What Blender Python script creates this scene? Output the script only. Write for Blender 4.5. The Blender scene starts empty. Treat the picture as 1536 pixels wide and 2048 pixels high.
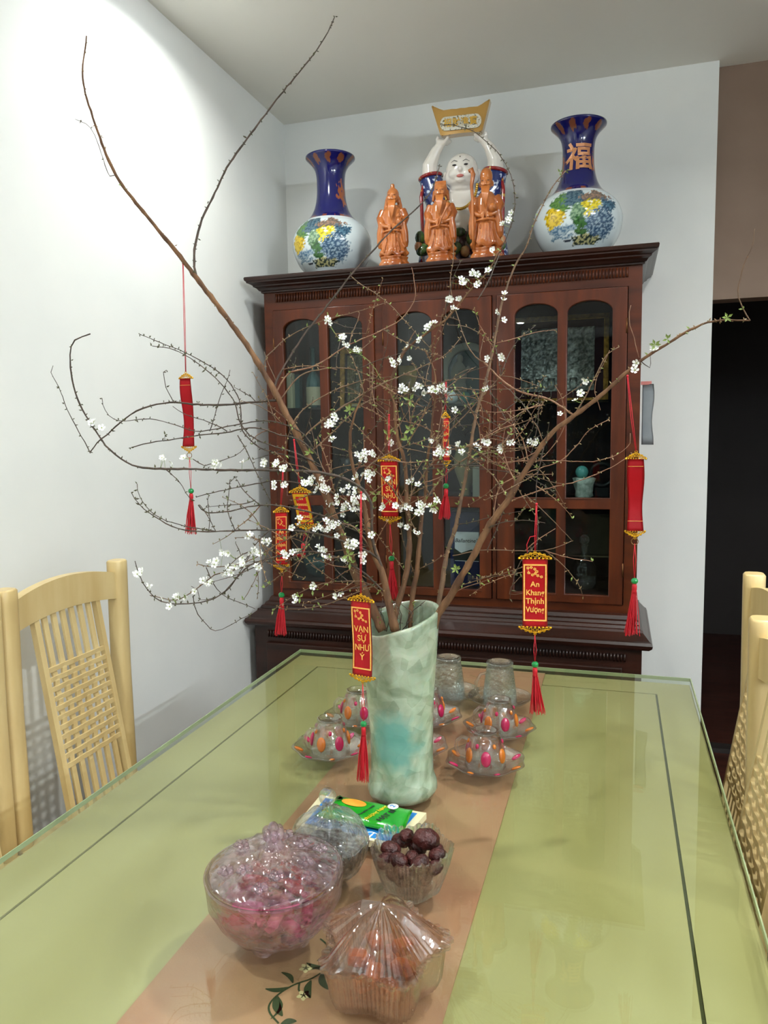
import bpy, bmesh, math, random
from math import pi, sin, cos, radians as R
from mathutils import Vector, Matrix, noise, Euler
rng = random.Random(7)
C = bpy.context.scene.collection
S = bpy.context.scene
# ---------------------------------------------------------------- camera (frame taken as 1536 x 2048)
FPX = 1505.0
CR = Vector((0.95553613, 0.29442626, -0.01624427)); CU = Vector((-0.01558232, 0.10542953, 0.99430468)); CF = Vector((-0.29446203, 0.94984093, -0.10532957))
CAM = Vector((0, 0, 1.35))
cd = bpy.data.cameras.new('camera'); cam = bpy.data.objects.new('camera', cd); C.objects.link(cam)
cam.matrix_world = Matrix(((CR.x, CU.x, -CF.x, CAM.x), (CR.y, CU.y, -CF.y, CAM.y), (CR.z, CU.z, -CF.z, CAM.z), (0, 0, 0, 1)))
cd.sensor_fit = 'VERTICAL'; cd.sensor_height = 36; cd.sensor_width = 27; cd.lens = 36 * FPX / 2048; cd.clip_start = 0.02
S.camera = cam
def ray(u, v): return (CF * FPX + CR * (u - 768) - CU * (v - 1024))
def P(u, v, y): d = ray(u, v); return CAM + d * (y / d.y)
def ZP(u, v, z=0.758): d = ray(u, v); return CAM + d * ((z - 1.35) / d.z)
def PXM(p): return FPX / ((Vector(p) - CAM).dot(CF))       # pixels per metre at a point
# ---------------------------------------------------------------- world, view
S.view_settings.view_transform = 'Standard'; S.view_settings.look = 'None'; S.view_settings.gamma = 1; S.view_settings.use_curve_mapping = False
S.view_settings.exposure = 0.42
w = bpy.data.worlds.new('world'); S.world = w; w.use_nodes = True
w.node_tree.nodes['Background'].inputs[0].default_value = (0.75, 0.8, 0.9, 1); w.node_tree.nodes['Background'].inputs[1].default_value = 0.05
try:
    S.cycles.max_bounces = 12; S.cycles.transparent_max_bounces = 24; S.cycles.transmission_bounces = 10; S.cycles.glossy_bounces = 4; S.cycles.diffuse_bounces = 4
    S.cycles.caustics_reflective = False; S.cycles.blur_glossy = 0.1; S.cycles.sample_clamp_indirect = 14
    S.cycles.use_denoising = True
except Exception: pass
# ---------------------------------------------------------------- recessed ceiling downlights, some added unseen behind the camera for ceiling bounce
CEIL = 2.7
LAMPS = [(-1.06, 2.08, 8), (0.50, 1.45, 17), (-0.80, -0.10, 11), (0.60, -0.70, 16), (-1.18, -4.2, 14), (0.5, -2.8, 20), (1.9, 0.6, 14)]
def lin(h):
    if isinstance(h, str): c = [int(h[i:i + 2], 16) / 255 for i in (0, 2, 4)]
    else: c = [x / 255 for x in h]
    return tuple((x / 12.92 if x <= .04045 else ((x + .055) / 1.055) ** 2.4) for x in c) + (1,)
def emis(name, col, s):
    m = bpy.data.materials.new(name); m.use_nodes = True; nt = m.node_tree; nt.nodes.clear()
    e = nt.nodes.new('ShaderNodeEmission'); o = nt.nodes.new('ShaderNodeOutputMaterial'); e.inputs[0].default_value = lin(col); e.inputs[1].default_value = s
    nt.links.new(e.outputs[0], o.inputs[0]); return m
# ---------------------------------------------------------------- materials
def N(nt, t, **k):
    n = nt.nodes.new(t)
    for a, b in k.items():
        if a.startswith('_'): setattr(n, a[1:], b)
        else: n.inputs[a.replace('__', ' ')].default_value = b
    return n
def base_mat(name):
    m = bpy.data.materials.new(name); m.use_nodes = True; nt = m.node_tree
    return m, nt, nt.nodes['Principled BSDF']
def PM(name, c1, rough=.5, c2=None, scale=8, detail=4, metal=0, bump=0, bscale=40, stretch=(1, 1, 1), coat=0, spec=.5, sss=0, contrast=(.35, .65), trans=0, ior=1.45, sheen=0, space='Object'):
    m, nt, b = base_mat(name); L = nt.links
    b.inputs['Roughness'].default_value = rough; b.inputs['Metallic'].default_value = metal; b.inputs['Coat Weight'].default_value = coat; b.inputs['Coat Roughness'].default_value = .08
    b.inputs['Specular IOR Level'].default_value = spec; b.inputs['Transmission Weight'].default_value = trans; b.inputs['IOR'].default_value = ior
    b.inputs['Sheen Weight'].default_value = sheen
    if sss: b.inputs['Subsurface Weight'].default_value = sss; b.inputs['Subsurface Scale'].default_value = .01; b.inputs['Subsurface Radius'].default_value = (1, .8, .6)
    tc = N(nt, 'ShaderNodeTexCoord'); mp = N(nt, 'ShaderNodeMapping'); mp.inputs['Scale'].default_value = stretch
    L.new(tc.outputs[space], mp.inputs['Vector'])
    if c2:
        no = N(nt, 'ShaderNodeTexNoise', Scale=scale, Detail=detail); L.new(mp.outputs[0], no.inputs['Vector'])
        cr = N(nt, 'ShaderNodeValToRGB'); cr.color_ramp.elements[0].color = lin(c1); cr.color_ramp.elements[1].color = lin(c2)
        cr.color_ramp.elements[0].position, cr.color_ramp.elements[1].position = contrast
        L.new(no.outputs['Fac'], cr.inputs[0]); L.new(cr.outputs[0], b.inputs['Base Color'])
    else: b.inputs['Base Color'].default_value = lin(c1)
    if bump:
        n2 = N(nt, 'ShaderNodeTexNoise', Scale=bscale, Detail=3); L.new(mp.outputs[0], n2.inputs['Vector'])
        bp = N(nt, 'ShaderNodeBump', Strength=bump, Distance=.003); L.new(n2.outputs['Fac'], bp.inputs['Height']); L.new(bp.outputs[0], b.inputs['Normal'])
    return m
def vcol_mat(name, rough=.1, coat=.5):
    m, nt, b = base_mat(name); a = N(nt, 'ShaderNodeVertexColor', _layer_name='Col'); nt.links.new(a.outputs[0], b.inputs['Base Color'])
    b.inputs['Roughness'].default_value = rough; b.inputs['Coat Weight'].default_value = coat; b.inputs['Coat Roughness'].default_value = .03; return m
def thin_glass(name, tint='f4faf6', ior=1.5, rough=.0, dens=1.0):
    m = bpy.data.materials.new(name); m.use_nodes = True; nt = m.node_tree; nt.nodes.clear(); L = nt.links
    t = N(nt, 'ShaderNodeBsdfTransparent', Color=lin(tint)); g = N(nt, 'ShaderNodeBsdfGlossy', Roughness=rough); lw = N(nt, 'ShaderNodeLayerWeight', Blend=.5)
    pw = N(nt, 'ShaderNodeMath', _operation='POWER'); pw.inputs[1].default_value = 5; L.new(lw.outputs['Facing'], pw.inputs[0])
    f = N(nt, 'ShaderNodeMath', _operation='MULTIPLY_ADD'); r0 = ((ior - 1) / (ior + 1)) ** 2; f.inputs[1].default_value = 1 - r0; f.inputs[2].default_value = r0; L.new(pw.outputs[0], f.inputs[0])
    x = N(nt, 'ShaderNodeMixShader'); o = N(nt, 'ShaderNodeOutputMaterial')
    L.new(f.outputs[0], x.inputs[0]); L.new(t.outputs[0], x.inputs[1]); L.new(g.outputs[0], x.inputs[2]); L.new(x.outputs[0], o.inputs[0]); return m
def crystal(name, tint='f6f8fa', mixf=.45, ior=1.5, bump=0, bscale=60, voronoi=False, ttint=None, rough=.02, spark=.07):
    m = bpy.data.materials.new(name); m.use_nodes = True; nt = m.node_tree; nt.nodes.clear(); L = nt.links
    t = N(nt, 'ShaderNodeBsdfTransparent', Color=lin(ttint or tint)); g = N(nt, 'ShaderNodeBsdfGlass', Color=lin(tint), Roughness=rough, IOR=ior)
    x = N(nt, 'ShaderNodeMixShader', Fac=mixf); o = N(nt, 'ShaderNodeOutputMaterial')
    L.new(t.outputs[0], x.inputs[1]); L.new(g.outputs[0], x.inputs[2])
    sp = N(nt, 'ShaderNodeBsdfGlossy', Roughness=.06); lw = N(nt, 'ShaderNodeLayerWeight', Blend=.5); pw = N(nt, 'ShaderNodeMath', _operation='POWER'); pw.inputs[1].default_value = 2.5
    L.new(lw.outputs['Facing'], pw.inputs[0]); ma = N(nt, 'ShaderNodeMath', _operation='MULTIPLY_ADD'); ma.inputs[1].default_value = .5; ma.inputs[2].default_value = spark; L.new(pw.outputs[0], ma.inputs[0])
    x2 = N(nt, 'ShaderNodeMixShader'); L.new(ma.outputs[0], x2.inputs[0]); L.new(x.outputs[0], x2.inputs[1]); L.new(sp.outputs[0], x2.inputs[2]); L.new(x2.outputs[0], o.inputs[0])
    if bump:
        tc = N(nt, 'ShaderNodeTexCoord')
        n2 = N(nt, 'ShaderNodeTexVoronoi', Scale=bscale) if voronoi else N(nt, 'ShaderNodeTexNoise', Scale=bscale, Detail=2)
        L.new(tc.outputs['Object'], n2.inputs['Vector']); bp = N(nt, 'ShaderNodeBump', Strength=bump, Distance=.004)
        L.new(n2.outputs[0], bp.inputs['Height']); L.new(bp.outputs[0], g.inputs['Normal']); L.new(bp.outputs[0], sp.inputs['Normal'])
    return m
M = dict(
    wall=PM('wall_paint', 'e4e6e2', .75, 'eaebe6', scale=3, bump=.05, bscale=120, space='Object'),
    ceil=PM('ceiling_paint', 'f2f0e8', .9),
    header=PM('brown_panel', '8a7462', .6, '7c6654', scale=2),
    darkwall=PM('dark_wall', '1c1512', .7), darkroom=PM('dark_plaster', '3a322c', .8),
    floor=PM('floor_wood', '42221a', .35, '2e1812', scale=6, stretch=(1, 6, 1), bump=.05),
    mahog=PM('mahogany', '57260d', .36, '3b1707', spec=.35, scale=5, detail=6, stretch=(4, 4, .6), coat=.14, bump=.06, bscale=60),
    mahogh=PM('mahogany_rail', '55250c', .36, '391606', spec=.35, scale=5, detail=6, stretch=(.6, 4, 4), coat=.14, bump=.06, bscale=60),
    mahogd=PM('mahogany_dark', '32150a', .34, '1e0d06', scale=6, detail=6, stretch=(.6, 4, 4), coat=.18, bump=.1, bscale=50),
    cabin=PM('cabinet_inside', '2c1c15', .6),
    table=PM('painted_table_top', 'b0a37b', .42, '9e9062', scale=3.2, detail=2, stretch=(2.2, .7, 1), contrast=(.3, .7)),
    groove=PM('groove', '3e3f1c', .6), tableside=PM('table_side', 'b8b074', .5),
    chair=PM('chair_wood', 'd6c08c', .42, 'c8ae78', scale=6, stretch=(3, 3, .5), coat=.15),
    runner=PM('printed_runner', 'ac7460', .6, 'b68a70', scale=5, detail=3, stretch=(1, 1, 1), bump=.1, bscale=400),
    vine=PM('vine_print', '36422a', .7), flowerprint=PM('flower_print', 'd8c39c', .7), vinegold=PM('vine_gold_print', '8a744a', .7),
    plate_glass=thin_glass('plate_glass', 'f6fbf4'), edge=PM('glass_edge', '98a680', .2, coat=.3), pane=thin_glass('pane_glass', 'e6ecec', 1.42),
    shelfglass=thin_glass('shelf_glass', 'c4dcd4', 1.5),
    bark=PM('bark_brown', '4c321e', .8, '765436', scale=60, stretch=(1, 1, .3), bump=.5, bscale=150),
    twig=PM('twig_bark', '5a4636', .75, '73583f', scale=90), twigd=PM('dark_twig', '3c342c', .75, '54443a', scale=80), twigr=PM('red_twig', '6e4632', .75, '8a6a50', scale=80),
    bud=PM('bud', '7d7448', .6, '8a6a4c', scale=120), budd=PM('dark_bud', '453f2a', .6, '4e5030', scale=100), leafg=PM('young_leaf', '6d7d3c', .5, '86994e', scale=60),
    petal=PM('petal', 'fafaf4', .6, sss=.15), pistil=PM('pistil', '9aa45a', .6),
    red=PM('red_satin', 'c40f1c', .38, 'd81a26', scale=30, bump=.06, bscale=900, sheen=.2), redplain=PM('red_back_cloth', 'b30d1a', .5, 'c01020', scale=20, bump=.06, bscale=900),
    redthread=PM('red_thread', 'b40f1e', .6), redcord=PM('red_cord', 'c01a2a', .6),
    gold=PM('gold_trim', 'd8a424', .32, metal=.75, bump=.3, bscale=500), goldprint=PM('gold_print', 'e8a548', .5, 'f0b860', scale=200), greenbead=PM('green_bead', '0f9a4c', .1, trans=.4, coat=.5),
    ring=PM('metal_ring', '8a6a42', .3, metal=.9),
    porc=PM('porcelain_white', 'ece6dc', .12, coat=.5, sss=.05), lips=PM('lip_paint', 'c4736a', .3), ink=PM('ink_paint', '2a2626', .3),
    wood=PM('carved_wood', 'c4763c', .22, '8c4518', scale=14, stretch=(1, 1, .4), coat=.6, bump=.25, bscale=90),
    goldglaze=PM('gold_glaze', 'c79a4e', .18, metal=.55, coat=.5), goldbright=PM('gold_leaf', 'e0b455', .2, metal=.9),
    robeblue=PM('robe_blue', '1e2f6a', .15, 'c9d2e2', scale=55, detail=1, contrast=(.55, .62), coat=.6), robered=PM('robe_red', '8e1f20', .15, 'd0a24a', scale=40, detail=1, contrast=(.6, .66), coat=.6),
    silver=PM('silver_relief', 'dcded4', .35, '80847c', scale=70, metal=.3, bump=1, bscale=120), maroon=PM('maroon_mat', '3e0d10', .7), framegold=PM('gold_frame', 'b98a3a', .3, '8a6424', scale=60, metal=.7, bump=.4, bscale=120),
    cream=PM('cream_card', 'd8cfa8', .6), blue=PM('blue_cover', '1f77c4', .3, '2a84cc', scale=8), white=PM('white_print', 'f0f2f2', .5), navy=PM('navy_box', '1a2450', .35),
    green=PM('green_foil', '1f9a22', .22, '178a1c', scale=8, coat=.4, bump=.25, bscale=40), orange=PM('pumpkin_print', 'e08a1e', .4, 'f0a838', scale=40), blackp=PM('black_print', '1c2420', .5), yellowp=PM('yellow_print', 'd0c020', .4),
    date=PM('dried_date', '471510', .45, '260c09', scale=60, bump=1, bscale=220), seeds=PM('dark_seeds', '1e1a1c', .5, bump=1, bscale=150),
    candyfruit=PM('candied_fruit', 'a85a26', .35, '7c3a18', scale=60, bump=.6, bscale=90), wrapr=PM('red_wrapper', 'b0182a', .25, coat=.3), wrapg=PM('gold_wrapper', 'a98a5a', .28, metal=.6, bump=.5, bscale=120), wrapp=PM('pink_wrapper', 'c76a86', .3), wrapd=PM('dark_wrapper', '3c3440', .3),
    purple=crystal('lilac_crystal', 'fcf6fb', .35, bump=.6, bscale=70, voronoi=True), clear=crystal('clear_crystal', 'fcfdfd', .4, bump=.3, bscale=90, voronoi=True), clearplain=crystal('clear_glass', 'fcfefd', .26, spark=.07), cupglass=crystal('cup_glass', 'fdfefe', .24, bump=.10, bscale=60, spark=.11),
    etched=crystal('etched_glass', 'f6fafa', .5, bump=.8, bscale=120, rough=.12), pinkc=crystal('iridescent_crystal', 'fdf4ee', .4, bump=.2, bscale=60, spark=.12), amber=crystal('amber_crystal', 'eebc8c', .5, bump=.1),
    gemr=PM('magenta_gem', 'c41c58', .08, coat=1, trans=.35), gemo=PM('orange_gem', 'd8781e', .08, coat=1, trans=.35),
    tealball=PM('teal_ball', '5aa49c', .2, coat=.4), whiteball=PM('white_ball', 'd2dcda', .25), stone=PM('carved_stone', 'c2ccbe', .5, '8a988a', scale=50, bump=1, bscale=70), darkstone=PM('dark_horn', '2c302e', .4),
    beige=PM('beige_box', 'b5ab8c', .6), lightbox=PM('pale_box', 'cfc9a4', .6), tealglass=PM('teal_glass', '4c7a78', .1, trans=.5), yellowg=PM('yellow_glass', 'c4a638', .12, trans=.45), greyp=PM('plaque_grey', 'a9a998', .5, bump=.3, bscale=60), tan=PM('tan_vase', 'a89c72', .5),
    plastic=PM('frosted_plastic', 'dde4e8', .3, 'c6d0d6', scale=12), pinkclip=PM('pink_tape', 'c87a72', .5), metal=PM('brushed_metal', '8a8478', .35, metal=.9), brass=PM('hinge_brass', '6a4426', .4, metal=.7),
    curtain=PM('blue_curtain', '5c6f86', .8), lampring=PM('lamp_ring', 'e8e8e8', .4),
    leafdk=PM('glazed_leaf', '24402c', .15, '5a7a3c', scale=30, coat=.6), peach=PM('glazed_peach', 'b4484e', .15, 'd8b070', scale=20, coat=.6), glazebase=PM('glazed_base', '4a2430', .15, '7f7a80', scale=22, coat=.6),
)
def jade_mat():
    m, nt, b = base_mat('marbled_glass_vase'); L = nt.links
    tc = N(nt, 'ShaderNodeTexCoord')
    v = N(nt, 'ShaderNodeTexVoronoi', Scale=58, _feature='F1'); n1 = N(nt, 'ShaderNodeTexNoise', Scale=14, Detail=5, Distortion=1.2)
    L.new(tc.outputs['Object'], v.inputs['Vector']); L.new(tc.outputs['Object'], n1.inputs['Vector'])
    cr = N(nt, 'ShaderNodeValToRGB'); cr.color_ramp.elements[0].color = lin('74866c'); cr.color_ramp.elements[1].color = lin('a9b8a2'); cr.color_ramp.elements[0].position = .35; cr.color_ramp.elements[1].position = .62
    L.new(n1.outputs['Fac'], cr.inputs[0])
    mx = N(nt, 'ShaderNodeMixRGB', _blend_type='SOFT_LIGHT', Fac=.55); L.new(cr.outputs[0], mx.inputs[1]); L.new(v.outputs['Color'], mx.inputs[2])
    # teal glass patch that belongs to the vase body
    mp = N(nt, 'ShaderNodeMapping'); mp.inputs['Location'].default_value = (-.004 * 1 / .034, 0.0, -.105 / .05); mp.inputs['Scale'].default_value = (1 / .034, 0.0, 1 / .05)
    L.new(tc.outputs['Object'], mp.inputs['Vector'])
    ad = N(nt, 'ShaderNodeVectorMath', _operation='LENGTH'); L.new(mp.outputs[0], ad.inputs[0])
    a2 = N(nt, 'ShaderNodeMath', _operation='ADD'); n2 = N(nt, 'ShaderNodeTexNoise', Scale=30, Detail=2); L.new(tc.outputs['Object'], n2.inputs['Vector'])
    ms = N(nt, 'ShaderNodeMath', _operation='MULTIPLY_ADD'); ms.inputs[1].default_value = 1.6; ms.inputs[2].default_value = -.8; L.new(n2.outputs['Fac'], ms.inputs[0])
    L.new(ad.outputs['Value'], a2.inputs[0]); L.new(ms.outputs[0], a2.inputs[1])
    mr = N(nt, 'ShaderNodeMapRange'); mr.inputs['From Min'].default_value = .65; mr.inputs['From Max'].default_value = 1.25; mr.inputs['To Min'].default_value = .8; mr.inputs['To Max'].default_value = 0; L.new(a2.outputs[0], mr.inputs['Value'])
    m2 = N(nt, 'ShaderNodeMixRGB'); m2.inputs[2].default_value = lin('5c9c92'); L.new(mr.outputs[0], m2.inputs[0]); bw = N(nt, 'ShaderNodeRGBToBW'); L.new(v.outputs['Color'], bw.inputs[0]); mx.inputs['Fac'].default_value = .32; L.new(bw.outputs[0], mx.inputs[2]); L.new(mx.outputs[0], m2.inputs[1]); L.new(m2.outputs[0], b.inputs['Base Color'])
    bp = N(nt, 'ShaderNodeBump', Strength=.5, Distance=.002); L.new(v.outputs['Distance'], bp.inputs['Height']); L.new(bp.outputs[0], b.inputs['Normal'])
    b.inputs['Roughness'].default_value = .22; b.inputs['Coat Weight'].default_value = .5; b.inputs['Subsurface Weight'].default_value = .3; b.inputs['Subsurface Scale'].default_value = .02
    return m
M['jade'] = jade_mat()
# ---------------------------------------------------------------- mesh helpers
def add_box(bm, c, s, rot=None, mi=0):
    x, y, z = s[0] / 2, s[1] / 2, s[2] / 2; vs = []
    for p in ((-x, -y, -z), (x, -y, -z), (x, y, -z), (-x, y, -z), (-x, -y, z), (x, -y, z), (x, y, z), (-x, y, z)):
        v = Vector(p)
        if rot is not None: v = rot @ v
        vs.append(bm.verts.new(v + Vector(c)))
    for f in ((0, 3, 2, 1), (4, 5, 6, 7), (0, 1, 5, 4), (1, 2, 6, 5), (2, 3, 7, 6), (3, 0, 4, 7)):
        bm.faces.new([vs[i] for i in f]).material_index = mi
    return bm
def box(c, s, rot=None, bev=0):
    bm = bmesh.new(); add_box(bm, c, s, rot)
    if bev: bmesh.ops.bevel(bm, geom=bm.edges[:], offset=bev, segments=2, affect='EDGES', profile=.6)
    return bm
def add_lathe(bm, prof, n=32, c=(0, 0, 0), fn=None, cap=True, mi=0):
    rings = []
    for (r, z) in prof:
        ring = []
        for i in range(n):
            a = 2 * pi * i / n; rr, zz = (r, z) if fn is None else fn(r, z, a)
            ring.append(bm.verts.new((c[0] + rr * cos(a), c[1] + rr * sin(a), c[2] + zz)))
        rings.append(ring)
    for a, b in zip(rings, rings[1:]):
        for i in range(n):
            f = bm.faces.new((a[i], a[(i + 1) % n], b[(i + 1) % n], b[i])); f.smooth = True; f.material_index = mi
    if cap:
        if prof[0][0] > 1e-5: bm.faces.new(rings[0][::-1]).material_index = mi
        if prof[-1][0] > 1e-5: bm.faces.new(rings[-1]).material_index = mi
    return bm
def lathe(prof, n=32, **k):
    bm = bmesh.new(); return add_lathe(bm, prof, n, **k)
def add_tube(bm, pts, rads, n=6, mi=0, cap=True):
    pts = [Vector(p) for p in pts]
    if not hasattr(rads, '__len__'): rads = [rads] * len(pts)
    rings = []; up = Vector((.13, .27, .95)).normalized()
    for i, p in enumerate(pts):
        t = (pts[min(i + 1, len(pts) - 1)] - pts[max(i - 1, 0)])
        if t.length < 1e-9: t = Vector((0, 0, 1))
        t.normalize(); a = t.cross(up)
        if a.length < .05: a = t.cross(Vector((1, 0, 0)))
        a.normalize(); b = t.cross(a).normalized(); up = -b if abs(t.dot(b)) < 1 else up
        rings.append([bm.verts.new(p + (a * cos(2 * pi * k / n) + b * sin(2 * pi * k / n)) * rads[i]) for k in range(n)])
    for r0, r1 in zip(rings, rings[1:]):
        for k in range(n):
            f = bm.faces.new((r0[k], r0[(k + 1) % n], r1[(k + 1) % n], r1[k])); f.smooth = n > 4; f.material_index = mi
    if cap: bm.faces.new(rings[0][::-1]).material_index = mi; bm.faces.new(rings[-1]).material_index = mi
    return bm
def tube(pts, rads, n=6): return add_tube(bmesh.new(), pts, rads, n)
def add_ball(bm, c, r, n=10, rot=None, mi=0, squash=None):
    if not hasattr(r, '__len__'): r = (r, r, r)
    m = Matrix.Translation(c) @ (rot.to_4x4() if rot is not None else Matrix.Identity(4)) @ Matrix.Diagonal((r[0], r[1], r[2], 1))
    g = bmesh.ops.create_uvsphere(bm, u_segments=n + 2, v_segments=max(4, n // 2 + 2), radius=1, matrix=m)
    fs = {f for v in g['verts'] for f in v.link_faces}
    for f in fs: f.smooth = True; f.material_index = mi
    return bm
def ball(c, r, n=12, rot=None): return add_ball(bmesh.new(), c, r, n, rot)
def add_torus(bm, c, R0, r, n=16, k=6, axis='y', mi=0, arc=1.0):
    pts = []
    for i in range(n + 1):
        a = 2 * pi * arc * i / n
        q = (cos(a) * R0, 0, sin(a) * R0) if axis == 'y' else ((cos(a) * R0, sin(a) * R0, 0) if axis == 'z' else (0, cos(a) * R0, sin(a) * R0))
        pts.append(Vector(c) + Vector(q))
    return add_tube(bm, pts, r, k, mi)
def add_prism(bm, pts2, y0, y1, mi=0):        # polygon in xz, extruded along y
    a = [bm.verts.new((x, y0, z)) for x, z in pts2]; b = [bm.verts.new((x, y1, z)) for x, z in pts2]
    bm.faces.new(a).material_index = mi; bm.faces.new(b[::-1]).material_index = mi
    for i in range(len(a)):
        j = (i + 1) % len(a); bm.faces.new((a[j], a[i], b[i], b[j])).material_index = mi
    return bm
def to_mesh(bm, name='mesh'):
    if isinstance(bm, bpy.types.Mesh): return bm
    bmesh.ops.recalc_face_normals(bm, faces=bm.faces[:]); me = bpy.data.meshes.new(name); bm.to_mesh(me); bm.free(); return me
def obj(name, bm, mat, parent=None, loc=None, rot=None, kind=None, label=None):
    me = to_mesh(bm, name); me.name = name
    mats = mat if isinstance(mat, (list, tuple)) else [mat]
    if not me.materials:
        for m in mats: me.materials.append(M[m] if isinstance(m, str) else m)
    o = bpy.data.objects.new(name, me); C.objects.link(o)
    if parent: o.parent = parent
    if loc is not None: o.location = loc
    if rot is not None: o.rotation_euler = rot
    if kind: o['kind'] = kind
    if label: o['label'] = label
    return o
def tag(o, label, cat, group=None):
    o['label'] = label; o['category'] = cat
    if group: o['group'] = group
    return o
def thing(name, label, cat, loc=(0, 0, 0), rotz=0, group=None):
    o = bpy.data.objects.new(name, None); C.objects.link(o); o.empty_display_size = .05
    o.location = loc; o.rotation_euler = (0, 0, rotz) if not hasattr(rotz, '__len__') else rotz
    return tag(o, label, cat, group)
def struct(name, bm, mat, parent=None): return obj(name, bm, mat, parent, kind='structure')
def dup(root, loc, rotz, label, group=None):
    r = root.copy(); C.objects.link(r); r.location = loc; r.rotation_euler = (0, 0, rotz); r['label'] = label
    if group: r['group'] = group
    for ch in list(root.children):
        c = ch.copy(); C.objects.link(c); c.parent = r
        for g in ch.children:
            d = g.copy(); C.objects.link(d); d.parent = c
    return r
def evaluated(o):
    dg = bpy.context.evaluated_depsgraph_get(); dg.update(); me = bpy.data.meshes.new_from_object(o.evaluated_get(dg)); return me
def blob(bm, voxel=.004, smooth=3, dec=None):    # union of closed shapes into one continuous surface
    me = to_mesh(bm, 'blob'); o = bpy.data.objects.new('blob', me); C.objects.link(o)
    m = o.modifiers.new('r', 'REMESH'); m.mode = 'VOXEL'; m.voxel_size = voxel; m.use_smooth_shade = True
    s = o.modifiers.new('s', 'SMOOTH'); s.iterations = smooth; s.factor = .5
    if dec: d = o.modifiers.new('d', 'DECIMATE'); d.ratio = dec
    r = evaluated(o); bpy.data.objects.remove(o); return r
def plate(outer, holes, depth, bevel=0):     # flat board with holes; outline in xz, thickness along y (front face at y=0)
    cu = bpy.data.curves.new('plate', 'CURVE'); cu.dimensions = '2D'; cu.fill_mode = 'BOTH'; cu.extrude = depth / 2; cu.bevel_depth = bevel; cu.bevel_resolution = 1
    for lp in [outer] + holes:
        s = cu.splines.new('POLY'); s.points.add(len(lp) - 1); s.use_cyclic_u = True
        for i, (x, z) in enumerate(lp): s.points[i].co = (x, z, 0, 1)
    o = bpy.data.objects.new('plate', cu); C.objects.link(o); me = evaluated(o); bpy.data.objects.remove(o)
    me.transform(Matrix(((1, 0, 0, 0), (0, 0, -1, depth / 2), (0, 1, 0, 0), (0, 0, 0, 1)))); me.materials.clear(); return me
def text_mesh(s, size, depth=.0003, bold=0, shear=0, line=1.0, spacing=1.0):      # text in xz plane facing -y, centred
    cu = bpy.data.curves.new('text', 'FONT'); cu.body = s; cu.size = size; cu.extrude = depth / 2; cu.offset = bold; cu.align_x = 'CENTER'; cu.align_y = 'CENTER'; cu.shear = shear; cu.space_line = line; cu.space_character = spacing
    cu.resolution_u = 3
    o = bpy.data.objects.new('text', cu); C.objects.link(o); me = evaluated(o); bpy.data.objects.remove(o)
    me.transform(Matrix(((1, 0, 0, 0), (0, 0, -1, 0), (0, 1, 0, 0), (0, 0, 0, 1)))); me.materials.clear(); return me
def arch(x0, x1, z0, z1, spring, n=14):      # arched opening outline
    pts = [(x0, z0), (x1, z0), (x1, spring)]; cx = (x0 + x1) / 2; rx = (x1 - x0) / 2; h = z1 - spring
    for i in range(1, n): a = pi * i / n; pts.append((cx + rx * cos(a), spring + h * sin(a)))
    pts.append((x0, spring)); return pts
def rect(x0, x1, z0, z1): return [(x0, z0), (x1, z0), (x1, z1), (x0, z1)]
def loft_rects(rs, bm=None):     # stacked rectangles (x0,x1,y0,y1,z)
    bm = bm or bmesh.new(); prev = None
    for (x0, x1, y0, y1, z) in rs:
        r = [bm.verts.new(p) for p in ((x0, y0, z), (x1, y0, z), (x1, y1, z), (x0, y1, z))]
        if prev:
            for i in range(4): bm.faces.new((prev[i], prev[(i + 1) % 4], r[(i + 1) % 4], r[i]))
        else: bm.faces.new(r[::-1])
        prev = r
    bm.faces.new(prev); return bm
def smooth_path(pts, step):     # Catmull-Rom through tuples, resampled
    pts = [Vector(p) for p in pts]; out = []
    q = [pts[0] * 2 - pts[1]] + pts + [pts[-1] * 2 - pts[-2]]
    for i in range(1, len(q) - 2):
        p0, p1, p2, p3 = q[i - 1:i + 3]; n = max(1, int((p2 - p1).length / step))
        for k in range(n):
            t = k / n
            out.append(.5 * ((2 * p1) + (p2 - p0) * t + (2 * p0 - 5 * p1 + 4 * p2 - p3) * t * t + (3 * p1 - p0 - 3 * p2 + p3) * t ** 3))
    out.append(pts[-1]); return out
# ================================================================ the room
XL, YB, XW = -1.42, 3.19, 0.341
struct('floor', box((1.0, 0.2, -.025), (7.0, 11.6, .05)), 'floor')
struct('ceiling', box((1.0, 0.2, CEIL + .025), (7.0, 11.6, .05)), 'ceil')
struct('wall_left', box((XL - .05, -.95, 1.35), (.1, 8.4, 2.7)), 'wall')
struct('wall_back', box(((XL + XW) / 2, YB + .05, 1.35), (XW - XL, .1, 2.7)), 'wall')
struct('wall_header', box(((XW + 2.6) / 2, YB + .11, (1.842 + CEIL) / 2), (2.6 - XW, .1, CEIL - 1.842)), 'header')
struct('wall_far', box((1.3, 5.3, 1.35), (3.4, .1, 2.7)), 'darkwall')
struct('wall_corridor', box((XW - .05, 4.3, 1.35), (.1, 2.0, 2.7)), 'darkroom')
struct('wall_right', box((2.65, -.95, 1.35), (.1, 8.4, 2.7)), 'wall')
struct('wall_front', box((.6, -5.2, 1.35), (4.2, .1, 2.7)), 'wall')
struct('trim_1', box((1.5, 3.31, .01), (2.3, .06, .02)), 'darkwall')
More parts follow.
